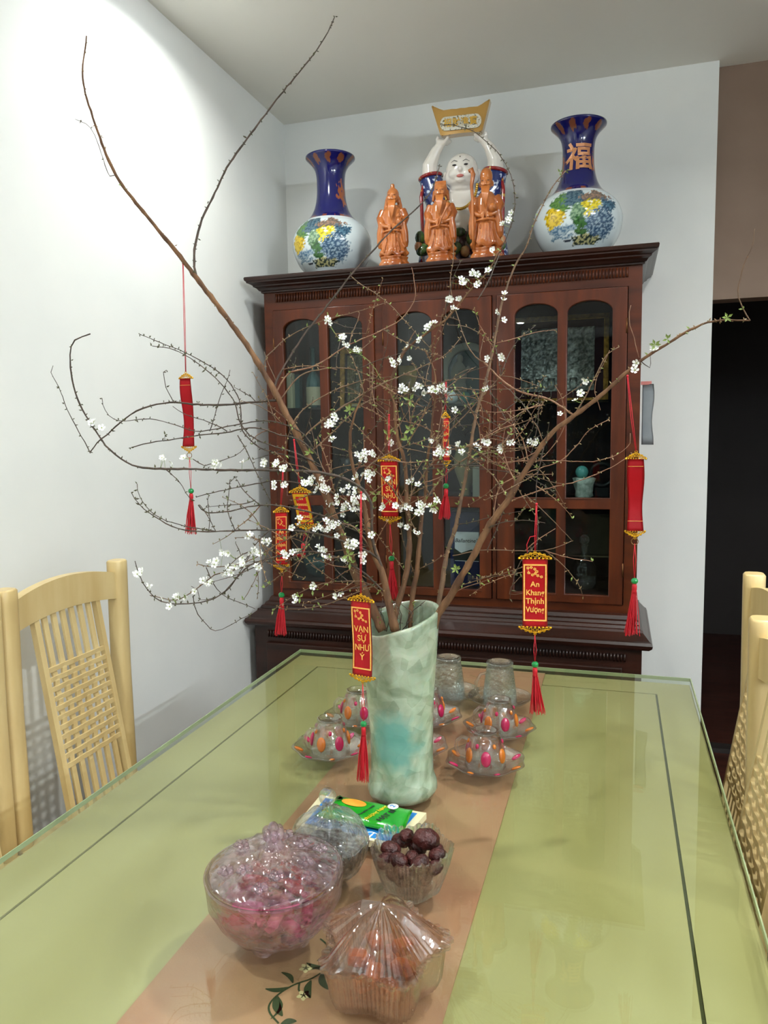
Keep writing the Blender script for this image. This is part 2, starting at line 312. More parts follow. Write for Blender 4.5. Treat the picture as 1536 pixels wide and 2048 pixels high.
# curtain at the far end of the room (seen only as a reflection in the cabinet glass)
bm = bmesh.new(); pr = None
for i in range(181):
    x = -1.4 + i * .0125; y = -4.95 + .04 * sin(i * .62) + .012 * sin(i * .21)
    c = (bm.verts.new((x, y, .05)), bm.verts.new((x, y, 2.55)))
    if pr: bm.faces.new((pr[0], c[0], c[1], pr[1])).smooth = True
    pr = c
bmesh.ops.solidify(bm, geom=bm.faces[:], thickness=.004)
tag(obj('curtain', bm, 'curtain'), 'blue pleated curtain reflected in the glass of the cabinet doors', 'curtain')
EM = emis('lamp_glow', 'f2f8ff', 45)
for i, (x, y, p) in enumerate(LAMPS):
    t = thing('ceiling_downlight', ['recessed round downlight above the left wall beside the cabinet', 'recessed round downlight above the right side of the table', 'recessed round downlight behind the camera along the left wall', 'recessed round downlight behind the camera on the right', 'recessed downlight in front of the curtain, mirrored in the right cabinet door', 'unseen downlight added at the far right end for ceiling bounce', 'recessed round downlight above the right hand chairs'][i], 'lamp', (x, y, CEIL - .012), group='recessed ceiling downlights')
    obj('lamp_ring', add_torus(bmesh.new(), (0, 0, .006), .06, .006, 28, 8, 'z'), 'lampring', t)
    obj('diffuser', lathe([(.0001, -.010), (.03, -.008), (.050, .0), (.054, .006), (.0001, .010)], 28), EM, t)
    ld = bpy.data.lights.new('downlight', 'AREA'); ld.shape = 'DISK'; ld.size = .10; ld.energy = p; ld.color = (.97, 1.0, .97); ld.spread = R(160)
    lo = bpy.data.objects.new('downlight_beam', ld); C.objects.link(lo); lo.parent = t; lo.location = (0, 0, -.013)
for (nm, lb, x, y, z, L_) in (('fill_tube_lamp', 'added fluorescent tube lamp, unseen, brightening the ceiling from the right wall', 2.56, -.3, 2.38, 1.2), ('fill_tube_lamp', 'added fluorescent tube lamp, unseen, brightening the ceiling from nearer the curtain', 2.56, -3.2, 2.38, 1.2)):  # unseen tube lamps, added to brighten the ceiling
    t = thing(nm, lb, 'lamp', (x, y, z)); s = 1 if x > 0 else -1
    obj('fill_lamp_housing', box((s * .03, 0, .0), (.03, L_ + .06, .05), bev=.004), 'lampring', t)
    obj('tube', tube([(0, -L_ / 2, 0), (0, L_ / 2, 0)], .014, 12), emis('fill_tube_glow', 'e8f4ff', 280), t)
# ================================================================ display cabinet
BX0, BX1, BY = -1.340, .074, 2.77
cab = thing('display_cabinet', 'dark mahogany display cabinet with arched glass doors against the back wall', 'cabinet', (0, 0, 0))
# cornice: stepped crown moulding
def rr(o, z, x0=BX0, x1=BX1, y=BY): return (x0 - o * .68, x1 + o * .68, y - o, YB - .003, z)
obj('cornice', loft_rects([rr(.0, 1.900), rr(.010, 1.902), rr(.010, 1.907), rr(.018, 1.909), rr(.026, 1.917), rr(.040, 1.922), rr(.040, 1.926), rr(.050, 1.930), rr(.064, 1.934), rr(.064, 1.938), rr(.071, 1.942), rr(.073, 1.950), rr(.070, 1.955)]), 'mahogd', cab)
bm = bmesh.new()      # upper case: sides, back, rails
for x in (BX0 + .011, BX1 - .011): add_box(bm, (x, (BY + YB) / 2, (.69 + 1.9) / 2), (.022, YB - BY - .006, 1.21))
obj('side_panel', bm, 'mahog', cab)
obj('back_panel', box(((BX0 + BX1) / 2, YB - .015, 1.295), (BX1 - BX0 - .044, .012, 1.20)), 'cabin', cab)
obj('face_frame', plate(rect(BX0, BX1, .692, 1.90), [rect(-1.302, -.884, .722, 1.834), rect(-.853, -.437, .722, 1.834), rect(-.423, .030, .722, 1.834)], .022), 'mahogh', cab, loc=(0, BY, 0))
obj('case_floor', box(((BX0 + BX1) / 2, 2.98, .738), (BX1 - BX0 - .046, .38, .02)), 'cabin', cab)
obj('case_top', box(((BX0 + BX1) / 2, 2.98, 1.86), (BX1 - BX0 - .046, .38, .02)), 'cabin', cab)
for x in (-.868, -.430): obj('divider', box((x, 2.99, 1.295), (.018, .36, 1.10)), 'cabin', cab)
bm = bmesh.new()      # fluted frieze: little half-round reeds
x = -1.286
while x < .030:
    add_tube(bm, [(x, BY - .003, 1.864), (x, BY - .003, 1.895)], [.0044, .0044], 6); x += .0112
obj('fluted_frieze', bm, 'mahog', cab, kind='stuff')
# lower case
LX0, LX1 = -1.380, .093
obj('ledge', loft_rects([(LX0 - .008, LX1 + .008, 2.664, YB - .003, .590), (LX0 - .020, LX1 + .022, 2.650, YB - .003, .594), (LX0 - .026, LX1 + .032, 2.643, YB - .003, .602), (LX0 - .030, LX1 + .034, 2.640, YB - .003, .612), (LX0 - .028, LX1 + .030, 2.646, YB - .003, .621),
    (LX0 - .022, LX1 + .024, 2.656, YB - .003, .624), (LX0 + .002, LX1 + .004, 2.692, YB - .003, .644), (LX0 + .004, LX1 + .002, 2.695, YB - .003, .652), (LX0 + .010, LX1 - .004, 2.706, YB - .003, .653), (LX0 + .014, LX1 - .006, 2.712, YB - .003, .662), (LX0 + .020, LX1 - .008, 2.724, YB - .003, .664), (LX0 + .024, LX1 - .010, 2.730, YB - .003, .673), (LX0 + .030, LX1 - .012, 2.745, YB - .003, .676), (LX0 + .034, LX1 - .014, 2.752, YB - .003, .688), (LX0 + .036, LX1 - .015, 2.760, YB - .003, .692)]), 'mahogd', cab)
obj('lower_case', box(((LX0 + LX1) / 2, (2.672 + YB) / 2, .30), (LX1 - LX0, YB - 2.672 - .004, .58)), 'mahogd', cab)
bm = bmesh.new(); x = LX0 + .06
while x < LX1 - .05: add_tube(bm, [(x, 2.670, .545), (x, 2.669, .572)], .004, 5); x += .0115
obj('lower_fluting', bm, 'mahogd', cab, kind='stuff')
for k in range(3):
    x0 = LX0 + .05 + k * .462; d = obj('drawer', box((x0 + .22, 2.664, .455), (.43, .016, .14), bev=.004), 'mahogd', cab)
    obj('knob', ball((x0 + .22, 2.648, .455), .012, 10), 'brass', d)
for k in range(3):
    x0 = LX0 + .05 + k * .462; d = obj('lower_door', box((x0 + .22, 2.664, .205), (.43, .016, .33), bev=.004), 'mahogd', cab)
    obj('raised_panel', box((x0 + .22, 2.654, .205), (.30, .012, .22), bev=.004), 'mahogd', d)
bm = bmesh.new(); add_box(bm, ((LX0 + LX1) / 2, 2.93, .02), (LX1 - LX0 + .02, .50, .04)); obj('plinth', bm, 'mahogd', cab)
DOORS = [(-1.2985, -.8880, (-1.261, -1.106), (-1.075, -.930)), (-.8480, -.4420, (-.800, -.660), (-.624, -.482)), (-.4180, .0250, (-.358, -.204), (-.175, -.019))]
for di, (x0, x1, a, b) in enumerate(DOORS):
    z0, z1 = .726, 1.829; holes = []
    for (p, q) in (a, b): holes += [arch(p, q, 1.103, 1.795, 1.755), rect(p, q, .752, 1.068)]
    d = obj('door', plate(rect(x0, x1, z0, z1), holes, .020, .0025), 'mahog', cab, loc=(0, BY - .008, 0))
    for (p, q) in (a, b):
        obj('pane', plate(arch(p - .004, q + .004, 1.099, 1.799, 1.757), [], .003), 'pane', d, loc=(0, .012, 0))
        obj('pane', plate(rect(p - .004, q + .004, .748, 1.072), [], .003), 'pane', d, loc=(0, .012, 0))
        for zz in (1.103, .752): obj('glazing_bead', box(((p + q) / 2, .002, zz - .002), (q - p + .012, .010, .006)), 'mahogh', d)
    hx = x0 - .001 if di < 2 else x1 + .001
    for hz in (1.70, .85): obj('hinge', tube([(hx, -.003, hz - .025), (hx, -.003, hz + .025)], .003, 8), 'brass', d)
    kx = x1 - .02 if di < 2 else x0 + .022
    obj('pull_ring', add_torus(bmesh.new(), (kx, -.006, 1.355), .009, .0018, 16, 6), 'brass', d)
for (x0, x1) in ((-1.316, -.878), (-.858, -.440), (-.420, .050)):
    obj('glass_shelf', box(((x0 + x1) / 2, 2.985, 1.449), (x1 - x0, .34, .008)), 'shelfglass', cab)
    obj('shelf', box(((x0 + x1) / 2, 2.985, 1.084), (x1 - x0, .34, .016)), 'cabin', cab)
SH1, SH2, SH3 = 1.4535, 1.0925, .7485
def at(u, y, z): p = P(u, 800, y); k = P(u, 1000, y); return Vector((p.x + (k.x - p.x) * .0, y, z))
# --- things inside the cabinet
def tbox(u0, u1, h, y, z, d, mat, name, label, cat):
    a, b = P(u0, 780, y).x, P(u1, 780, y).x; return tag(obj(name, box((0, 0, h / 2), (b - a, d, h), bev=.001), mat, loc=((a + b) / 2, y, z)), label, cat)
tbox(575, 587, .145, 2.90, SH1, .03, 'lightbox', 'gift_box', 'pale yellow upright box at the left edge of the upper left shelf', 'box')
tbox(589, 602, .14, 2.93, SH1, .03, 'tealglass', 'glass_block', 'teal glass block beside the pale yellow box in the cabinet', 'ornament')
t = thing('whisky_bottle', 'bottle with a cream label and clear neck behind the left arched pane', 'bottle', (P(627, 780, 2.93).x, 2.93, SH1))
obj('bottle_body', lathe([(.026, 0), (.030, .004), (.030, .10), (.026, .125), (.011, .15), (.010, .235), (.012, .237), (.012, .25), (.0001, .25)], 24), 'tealglass', t)
obj('bottle_label', lathe([(.0306, .012), (.0309, .014), (.0309, .085), (.0306, .087)], 24, cap=False), 'beige', t)
# framed gold picture, left cabinet
def picture(x0, x1, z0, z1, y, bw, inner, mats, name, label, mat2=None):
    t = thing(name, label, 'picture', ((x0 + x1) / 2, y, z0), (R(-4), 0, 0)); w, h = x1 - x0, z1 - z0
    obj('frame', plate(rect(-w / 2, w / 2, 0, h), [rect(-w / 2 + bw, w / 2 - bw, bw, h - bw)], .014, .002), 'framegold', t)
    obj('mat_board', box((0, .009, h / 2), (w - bw, .004, h - bw)), mats, t)
    iw, ih = w - 2 * bw - 2 * inner[0], h - 2 * bw - 2 * inner[1]
    bm = bmesh.new(); n = 44; g = [[bm.verts.new((-iw / 2 + iw * i / n + 0, .006 - .011 * abs(noise.noise(Vector((i * .9, j * .9, 3)))), h / 2 - ih / 2 + ih * j / n)) for j in range(n + 1)] for i in range(n + 1)]
    for i in range(n):
        for j in range(n): bm.faces.new((g[i][j], g[i + 1][j], g[i + 1][j + 1], g[i][j + 1]))
    obj('relief_image', bm, mat2, t); return t
picture(P(683, 780, 3.02).x, P(757, 780, 3.02).x, SH1, 1.70, 3.00, .018, (.012, .01), 'cabin', 'framed_picture', 'gilt framed picture behind the second arched pane from the left', 'tan')
t = thing('glass_trophy', 'slim glass trophy in front of the gilt framed picture', 'ornament', (P(716, 780, 2.9).x, 2.90, SH1))
obj('trophy_base', box((0, 0, .006), (.045, .03, .012)), 'tan', t); obj('trophy_stem', lathe([(.004, .012), (.004, .05), (.014, .09), (.010, .16), (.002, .20)], 8), 'clearplain', t)
t = thing('goblet', 'large yellow glass goblet in the upper middle of the cabinet', 'goblet', (P(815, 780, 2.98).x, 2.98, SH1))
obj('goblet_bowl', lathe([(.0001, .03), (.02, .032), (.034, .06), (.042, .16), (.040, .16), (.031, .06), (.0001, .036)], 20), 'yellowg', t); obj('goblet_foot', lathe([(.03, 0), (.028, .004), (.006, .01), (.006, .03), (.0001, .03)], 20), 'yellowg', t)
for k, (u, y) in enumerate(((838, 2.88), (852, 2.88), (845, 2.94))):
    tag(obj('drinking_glass', lathe([(.0001, 0), (.014, 0), (.018, .065), (.0165, .065), (.0125, .003), (.0001, .003)], 16), 'clearplain', loc=(P(u, 780, y).x, y, SH1)), ['small clear tumbler left of the two in front behind the middle door', 'small clear tumbler right of the two in front behind the middle door', 'small clear tumbler behind the front pair in the middle cabinet'][k], 'glass', 'tumblers behind the middle door')
# arched plaque with figure
px = P(935, 780, 3.02).x
t = thing('arched_plaque', 'grey arched plaque with a seated robed figure behind the middle door', 'plaque', (px, 3.02, SH1))
obj('arch_frame', plate(arch(-.105, .105, 0, .245, .14, 20), [arch(-.082, .082, .02, .222, .14, 20)], .016, .003), 'greyp', t)
obj('arch_backing', plate(arch(-.09, .09, .01, .23, .14, 20), [], .004), 'tealglass', t, loc=(0, .014, 0))
bm = bmesh.new(); add_ball(bm, (-.03, 0, .185), (.014, .01, .018)); add_ball(bm, (-.035, 0, .12), (.034, .012, .055)); add_ball(bm, (-.03, 0, .06), (.028, .012, .05)); add_tube(bm, [(-.05, 0, .14), (-.02, -.012, .12), (.01, -.012, .15)], .008, 8)
obj('plaque_figure', blob(bm, .004, 2), 'greyp', t)
tag(obj('glass_ball', ball((0, 0, .026), .026, 16), 'whiteball', loc=(P(903, 780, 2.9).x, 2.90, SH1)), 'white ball on the shelf before the arched plaque', 'ball')
tag(obj('glass_ball', ball((0, 0, .024), .024, 16), 'tealball', loc=(P(930, 780, 2.9).x, 2.90, SH1)), 'pale teal ball on the shelf right of the white ball', 'ball')
# silver relief in gold frame
picture(P(1016, 780, 3.06).x, P(1216, 780, 3.06).x, SH1, 1.79, 3.04, .016, (.036, .03), 'maroon', 'framed_picture', 'silver relief picture with maroon mat in gold frame behind right door', 'silver')
def wineglass(u, y, z, label):
    return tag(obj('wine_glass', lathe([(.016, 0), (.015, .002), (.002, .005), (.002, .035), (.012, .045), (.016, .06), (.014, .085), (.013, .085), (.0145, .06), (.010, .047), (.0001, .04)], 14), 'clearplain', loc=(P(u, 780, y).x, y, z)), label, 'glass', 'wine glasses behind the right door')
for k, u in enumerate((1052, 1078, 1102)): wineglass(u, 2.87, SH1, ['first small wine glass from the left behind the right door', 'second small wine glass from the left behind the right door', 'third small wine glass from the left behind the right door'][k])
wineglass(1146, 2.87, SH1, 'lone small wine glass under the silver relief behind the rightmost pane')
# middle shelf
t = thing('stone_ornament', 'carved pale stone pot carrying a teal ball in the right cabinet', 'ornament', (P(1168, 960, 2.90).x, 2.90, SH2))
bm = add_lathe(bmesh.new(), [(.028, 0), (.032, .01), (.030, .03), (.037, .055), (.040, .075), (.03, .078), (.0001, .07)], 24, fn=lambda r, z, a: (r * (1 + .10 * sin(5 * a + z * 90) + .06 * sin(9 * a - z * 60)), z))
obj('carved_pot', bm, 'stone', t); obj('teal_ball', ball((-.008, 0, .098), .024, 16), 'tealball', t)
tag(obj('horn_ring', add_torus(bmesh.new(), (0, 0, .052), .043, .009, 24, 8), 'darkstone', loc=(P(1204, 940, 3.0).x, 3.0, SH2 + .03)), 'dark horn ring standing behind the teal ball', 'ornament')
obj('horn_base', box((0, 0, -.014), (.05, .03, .032)), 'darkstone', bpy.data.objects['horn_ring'])
tag(obj('tan_vase', lathe([(.02, 0), (.016, .01), (.02, .03), (.045, .10), (.050, .15), (.035, .19), (.03, .20), (.026, .2), (.0001, .03)], 24), 'tan', loc=(P(932, 900, 2.97).x, 2.97, SH2)), 'tan ceramic vase on the middle shelf behind the centre door', 'vase')
tbox(946, 960, .12, 2.86, SH2, .03, 'greyp', 'gift_box', 'small grey box beside the tan vase behind the middle door', 'box')
tag(obj('grey_goblet', lathe([(.025, 0), (.022, .004), (.006, .02), (.006, .05), (.03, .08), (.04, .15), (.036, .15), (.026, .085), (.0001, .06)], 20), 'darkstone', loc=(P(697, 960, 2.95).x, 2.95, SH2)), 'dark grey goblet on the middle shelf behind the left door', 'goblet')
# bottom shelf
t = thing('spirit_box', 'navy spirit box with white script label behind the middle door', 'box', (P(934, 1100, 2.90).x, 2.90, SH3))
obj('carton', box((0, 0, .145), (.115, .09, .29), bev=.002), 'navy', t); obj('carton_label', box((.008, -.0462, .155), (.094, .0008, .115)), 'white', t)
obj('lettering', text_mesh("Ballantine's", .021, .0004, .0002, .25), 'ink', t, loc=(.008, -.0470, .178)); obj('label_picture', plate([(-.05, 0), (.05, 0), (.05, .03), (.02, .045), (-.02, .03), (-.05, .05)], [], .0006), 'darkstone', t, loc=(.006, -.0472, .10))
t = thing('crystal_decanter', 'squat crystal decanter on the cabinet floor behind rightmost pane', 'decanter', (P(1168, 1150, 2.92).x, 2.92, SH3))
obj('decanter_body', lathe([(.035, 0), (.045, .02), (.045, .08), (.03, .11), (.012, .125), (.012, .16), (.016, .165), (.0001, .165)], 16), 'clear', t); obj('stopper', ball((0, 0, .185), .02, 8), 'clear', t)
tag(obj('crystal_bowl', lathe([(.02, 0), (.045, .03), (.052, .07), (.048, .07), (.04, .03), (.0001, .006)], 16), 'clear', loc=(P(1060, 1150, 2.92).x, 2.92, SH3)), 'small cut crystal bowl on the cabinet floor behind right door', 'bowl')
tag(obj('crystal_bowl', lathe([(.03, 0), (.06, .03), (.075, .09), (.070, .09), (.054, .03), (.0001, .006)], 20), 'tealglass', loc=(P(640, 1150, 2.92).x, 2.92, SH3)), 'teal glass bowl on the cabinet floor behind left door', 'bowl')
# plastic sleeve taped on the right side of the cabinet
t = thing('plastic_sleeve', 'frosted plastic sleeve hanging from pink tape beside the cabinet', 'plastic bag', (BX1 + .004, 2.86, P(1293, 768, 2.86).z))
bm = bmesh.new(); g = []
for i in range(7):
    for j in range(9): g.append(bm.verts.new((.006 + .012 * i / 6 * (1 + .3 * sin(j)) + .025 * (i / 6), .02 - .02 * i / 6, -.215 * j / 8 - .0)))
for i in range(6):
    for j in range(8): bm.faces.new((g[i * 9 + j], g[(i + 1) * 9 + j], g[(i + 1) * 9 + j + 1], g[i * 9 + j + 1])).smooth = True
bmesh.ops.solidify(bm, geom=bm.faces[:], thickness=.001); obj('sleeve', bm, 'plastic', t); obj('tape', box((.018, .01, .004), (.036, .004, .012)), 'pinkclip', t)
# ================================================================ table
TX0, TX1, TY0, TY1, TZ = -.827, .174, .12, 1.868, .75
tb = thing('dining_table', 'pale green painted dining table with inlaid dark line', 'table', ((TX0 + TX1) / 2, (TY0 + TY1) / 2, 0))
ox, oy = (TX0 + TX1) / 2, (TY0 + TY1) / 2
def T(bm): bmesh.ops.translate(bm, verts=bm.verts[:], vec=(-ox, -oy, 0)); return bm
gx0, gx1, gy1, gy0 = -.742, .095, 1.783, .20; gw = .0045
bm = bmesh.new(); add_box(bm, ((gx0 + gx1) / 2, (gy0 + gy1) / 2, TZ - .009 - .015), (gx1 - gx0 - gw, gy1 - gy0 - gw, .030)); obj('tabletop_panel', T(bm), 'table', tb)
bm = bmesh.new(); zt = TZ - .009
for c, s in ((((TX0 + gx0) / 2, (TY0 + TY1) / 2), (gx0 - TX0 - gw / 2, TY1 - TY0)), (((TX1 + gx1) / 2, (TY0 + TY1) / 2), (TX1 - gx1 - gw / 2, TY1 - TY0))): add_box(bm, (c[0] - (gw / 4 if c[0] < 0 and c[0] < -.5 else -gw / 4), c[1], zt - .015), (s[0], s[1], .030))
obj('border_board', T(bm), 'table', tb)
for yy, s in (((TY1 + gy1) / 2 + gw / 4, TY1 - gy1 - gw / 2), ((TY0 + gy0) / 2 - gw / 4, gy0 - TY0 - gw / 2)): obj('border_board', T(box(((gx0 + gx1) / 2, yy, zt - .0151), (gx1 - gx0 + gw, s, .0300))), 'table', tb)
obj('inlay_line', T(box(((gx0 + gx1) / 2, (gy0 + gy1) / 2, zt - .018), (gx1 - gx0 + .01, gy1 - gy0 + .01, .030))), 'groove', tb)
bm = bmesh.new()
for c, s in (((ox, TY0 + .05), (TX1 - TX0 - .1, .02)), ((ox, TY1 - .05), (TX1 - TX0 - .1, .02)), ((TX0 + .05, oy), (.02, TY1 - TY0 - .1)), ((TX1 - .05, oy), (.02, TY1 - TY0 - .1))): add_box(bm, (c[0], c[1], .665), (s[0], s[1], .09))
obj('apron', T(bm), 'tableside', tb)
for x in (TX0 + .07, TX1 - .07):
    for y in (TY0 + .08, TY1 - .08): obj('leg', T(box((x, y, .355), (.06, .06, .71), bev=.004)), 'tableside', tb)
gt = thing('glass_table_cover', 'clear glass sheet with green edge covering the table top', 'glass sheet', (ox, oy, TZ - .001))
obj('glass_sheet', T(box((ox, oy, 0), (TX1 - TX0 + .002, TY1 - TY0 + .002, .008))), 'plate_glass', gt, loc=(0, 0, .004))
bm = bmesh.new()
for c, s in (((ox, TY0 - .0015), (TX1 - TX0 + .006, .002)), ((ox, TY1 + .0015), (TX1 - TX0 + .006, .002)), ((TX0 - .0008, oy), (.0014, TY1 - TY0 + .002)), ((TX1 + .0015, oy), (.002, TY1 - TY0 + .002))): add_box(bm, (c[0], c[1], .004), (s[0], s[1], .008))
obj('glass_edge', T(bm), 'edge', gt)
TOP = TZ + .0072
# runner under the glass
rn = thing('table_runner', 'printed brown runner with a leafy vine lying under the glass', 'table runner', (0, 0, TZ - .0088))
RX0, RX1 = -.488, -.163
obj('runner_cloth', box(((RX0 + RX1) / 2, (TY0 + TY1) / 2, .0012), (RX1 - RX0, TY1 - TY0 - .004, .0024)), 'runner', rn)
def leafm(bm, a, b, wd, mi=0, bend=.12):
    a, b = Vector(a), Vector(b); d = b - a; nrm = Vector((-d.y, d.x, 0)); L = []; Rr = []
    for i in range(9):
        t = i / 8; c = a + d * t + nrm * bend * sin(pi * t); ww = wd * sin(pi * min(1, t * .92 + .04)) ** .8
        n2 = nrm.normalized() * ww; L.append(bm.verts.new((c + n2).to_tuple()[:2] + (.0028,))); Rr.append(bm.verts.new((c - n2).to_tuple()[:2] + (.0028,)))
    for i in range(8): bm.faces.new((L[i], L[i + 1], Rr[i + 1], Rr[i])).material_index = mi
def vpt(x, y): p = ZP(500 + x / 6.98, 1840 + y / 6.98, TZ - .006); return (p.x, p.y, 0)
def vine(bm, leaves, stems, f):
    for s in stems:
        pts = smooth_path([Vector(f(*q)) for q in s], .004)
        for p0, p1 in zip(pts, pts[1:]):
            d = (p1 - p0); n_ = Vector((-d.y, d.x, 0)).normalized() * .0011
            bm.faces.new([bm.verts.new((q.x, q.y, .0027)) for q in (p0 + n_, p1 + n_, p1 - n_, p0 - n_)])
    for a, b, wd, be in leaves: leafm(bm, f(*a), f(*b), wd, 0, be)
bm = bmesh.new()
vine(bm, [((560, 935), (215, 960), .0032, .12), ((360, 1060), (450, 1340), .0045, -.08), ((600, 880), (440, 730), .003, -.15), ((850, 840), (840, 1090), .0042, -.12), ((1010, 730), (1090, 970), .0042, -.12), ((1050, 660), (790, 600), .003, .1), ((1070, 370), (940, 570), .0035, .18), ((1010, 715), (850, 690), .002, -.3), ((430, 1450), (650, 1410), .004, .1), ((380, 1050), (290, 1380), .002, .22)],
     [[(400, 1440), (280, 1300), (270, 1180), (380, 1050), (560, 930), (700, 870), (850, 820), (1000, 730), (1120, 630), (1150, 500), (1070, 340), (980, 260)], [(690, 880), (680, 980), (740, 1020)], [(1130, 640), (1230, 640)]], vpt)
obj('printed_vine', bm, 'vine', rn)
bm = bmesh.new()
for cx, cy in ((750, 1050), (780, 670), (1290, 690)):
    c = Vector(vpt(cx, cy))
    for k in range(5): a = k * 1.257; leafm(bm, c, c + Vector((cos(a), sin(a), 0)) * .008, .0028, 0, 0)
obj('printed_flower', bm, 'flowerprint', rn)
bm = bmesh.new()
def vp2(x, y): p = ZP(x, y, TZ - .006); return (p.x, p.y, 0)
vine(bm, [((960, 1400), (925, 1352), .003, .2), ((975, 1385), (940, 1365), .003, .1), ((930, 1378), (905, 1360), .003, .1), ((985, 1358), (970, 1346), .003, .1), ((950, 1402), (915, 1392), .003, .1)], [[(900, 1360), (935, 1372), (955, 1395), (975, 1412)], [(940, 1350), (965, 1358), (985, 1362)]], vp2)
obj('printed_vine', bm, 'vinegold', rn)
# ================================================================ chairs (local: +x faces the table, back in the yz plane at x=0, base at floor)
def make_chair(label, loc, rz, group):
    t = thing('dining_chair', label, 'chair', loc, rz, group)
    W = .19; Hh = 1.03
    for s in (-1, 1):
        obj('back_post', loft_post(s * W, Hh), 'chair', t)
    bm = bmesh.new(); n = 16; prev = None      # arched top rail
    for i in range(n + 1):
        y = -W + 2 * W * i / n; zt = .995 + .028 * (1 - (y / W) ** 2); zb = .928 + .018 * (1 - (y / W) ** 2); xx = -.012 * (1 - (y / W) ** 2)
        r = [bm.verts.new(p) for p in ((xx - .012, y, zb), (xx + .012, y, zb), (xx + .012, y, zt), (xx - .012, y, zt))]
        if prev:
            for k in range(4): bm.faces.new((prev[k], prev[(k + 1) % 4], r[(k + 1) % 4], r[k])).smooth = False
        prev = r
    obj('top_rail', bm, 'chair', t)
    top, bot = .945, .47; lean = .075
    def sx(z): f = (top - z) / (top - bot); return -.006 + lean * f
    SW = .105
    for s in (-1, 1): obj('splat_stile', tube([(sx(top), s * SW, top), (sx(bot), s * SW, bot)], .0105, 4), 'chair', t)
    nz = 22
    for k in range(6):
        y = -SW + 2 * SW * (k + 1) / 7; pts = []
        for i in range(nz + 1):
            z = top - (top - bot) * i / nz; inw = .60 < z < .82; pts.append((sx(z) + (.0016 * (1 if (i + k) % 2 else -1) if inw else 0), y, z))
        obj('slat', flat_strip(pts, .0072, .003, 'y'), 'chair', t)
    for j in range(11):
        z = .822 - .0222 * j; pts = []
        for i in range(15):
            y = -SW + 2 * SW * i / 14; ph = i / 2; pts.append((sx(z) + .0030 + .0012 * (0 if i in (0, 14) else (1 if (int(ph + j) % 2) else -1) * (0 if i % 2 else 1)), y, z))
        obj('woven_strip', flat_strip(pts, .0055, .0026, 'z'), 'chair', t)
    obj('lower_rail', box((sx(.46), 0, .455), (.022, 2 * W, .04)), 'chair', t)
    obj('seat', box((.21, 0, .435), (.42, .42, .03), bev=.006), 'chair', t)
    bm = bmesh.new(); add_box(bm, (.21, .19, .395), (.38, .02, .05)); add_box(bm, (.21, -.19, .395), (.38, .02, .05)); add_box(bm, (.40, 0, .395), (.02, .36, .05)); obj('seat_frame', bm, 'chair', t)
    for s in (-1, 1): obj('front_leg', box((.39, s * .18, .21), (.036, .036, .42), bev=.004), 'chair', t)
    return t
def loft_post(y, H):
    bm = bmesh.new(); rings = []; n = 12
    for z, x, rx, ry in ((0, -.03, .016, .017), (.3, -.008, .019, .019), (.45, 0, .021, .021), (.75, -.004, .023, .021), (1.0, 0, .022, .023), (H - .004, 0, .022, .023), (H, 0, .019, .020)):
        rings.append([bm.verts.new((x + rx * abs(cos(a)) ** .6 * (1 if cos(a) > 0 else -1), y + ry * abs(sin(a)) ** .6 * (1 if sin(a) > 0 else -1), z)) for a in [2 * pi * (k + .5) / n for k in range(n)]])
    for a, b in zip(rings, rings[1:]):
        for k in range(n): bm.faces.new((a[k], a[(k + 1) % n], b[(k + 1) % n], b[k])).smooth = True
    bm.faces.new(rings[0][::-1]); bm.faces.new(rings[-1]); return bm
def flat_strip(pts, half, th, axis):
    bm = bmesh.new(); prev = None; d = Vector((0, half, 0)) if axis == 'y' else Vector((0, 0, half)); e = Vector((th, 0, 0))
    for p in pts:
        p = Vector(p); r = [bm.verts.new(p + q) for q in (-d - e, d - e, d + e, -d + e)]
        if prev:
            for k in range(4): bm.faces.new((prev[k], prev[(k + 1) % 4], r[(k + 1) % 4], r[k]))
        else: bm.faces.new(r[::-1])
        prev = r
    bm.faces.new(prev); return bm
CL = 1.459
ch = make_chair('cream wooden chair with woven back nearest the cabinet on the left', (-1.245, CL, 0), 0, 'cream dining chairs around the table')
dup(ch, (-1.245, 1.032, 0), 0, 'cream wooden chair at the left frame edge, only one post showing')
dup(ch, (.292, 1.600, 0), pi, 'cream wooden chair nearest the dark doorway on the right')
dup(ch, (.240, 1.178, 0), pi, 'cream wooden chair in the right foreground, closest to the camera')
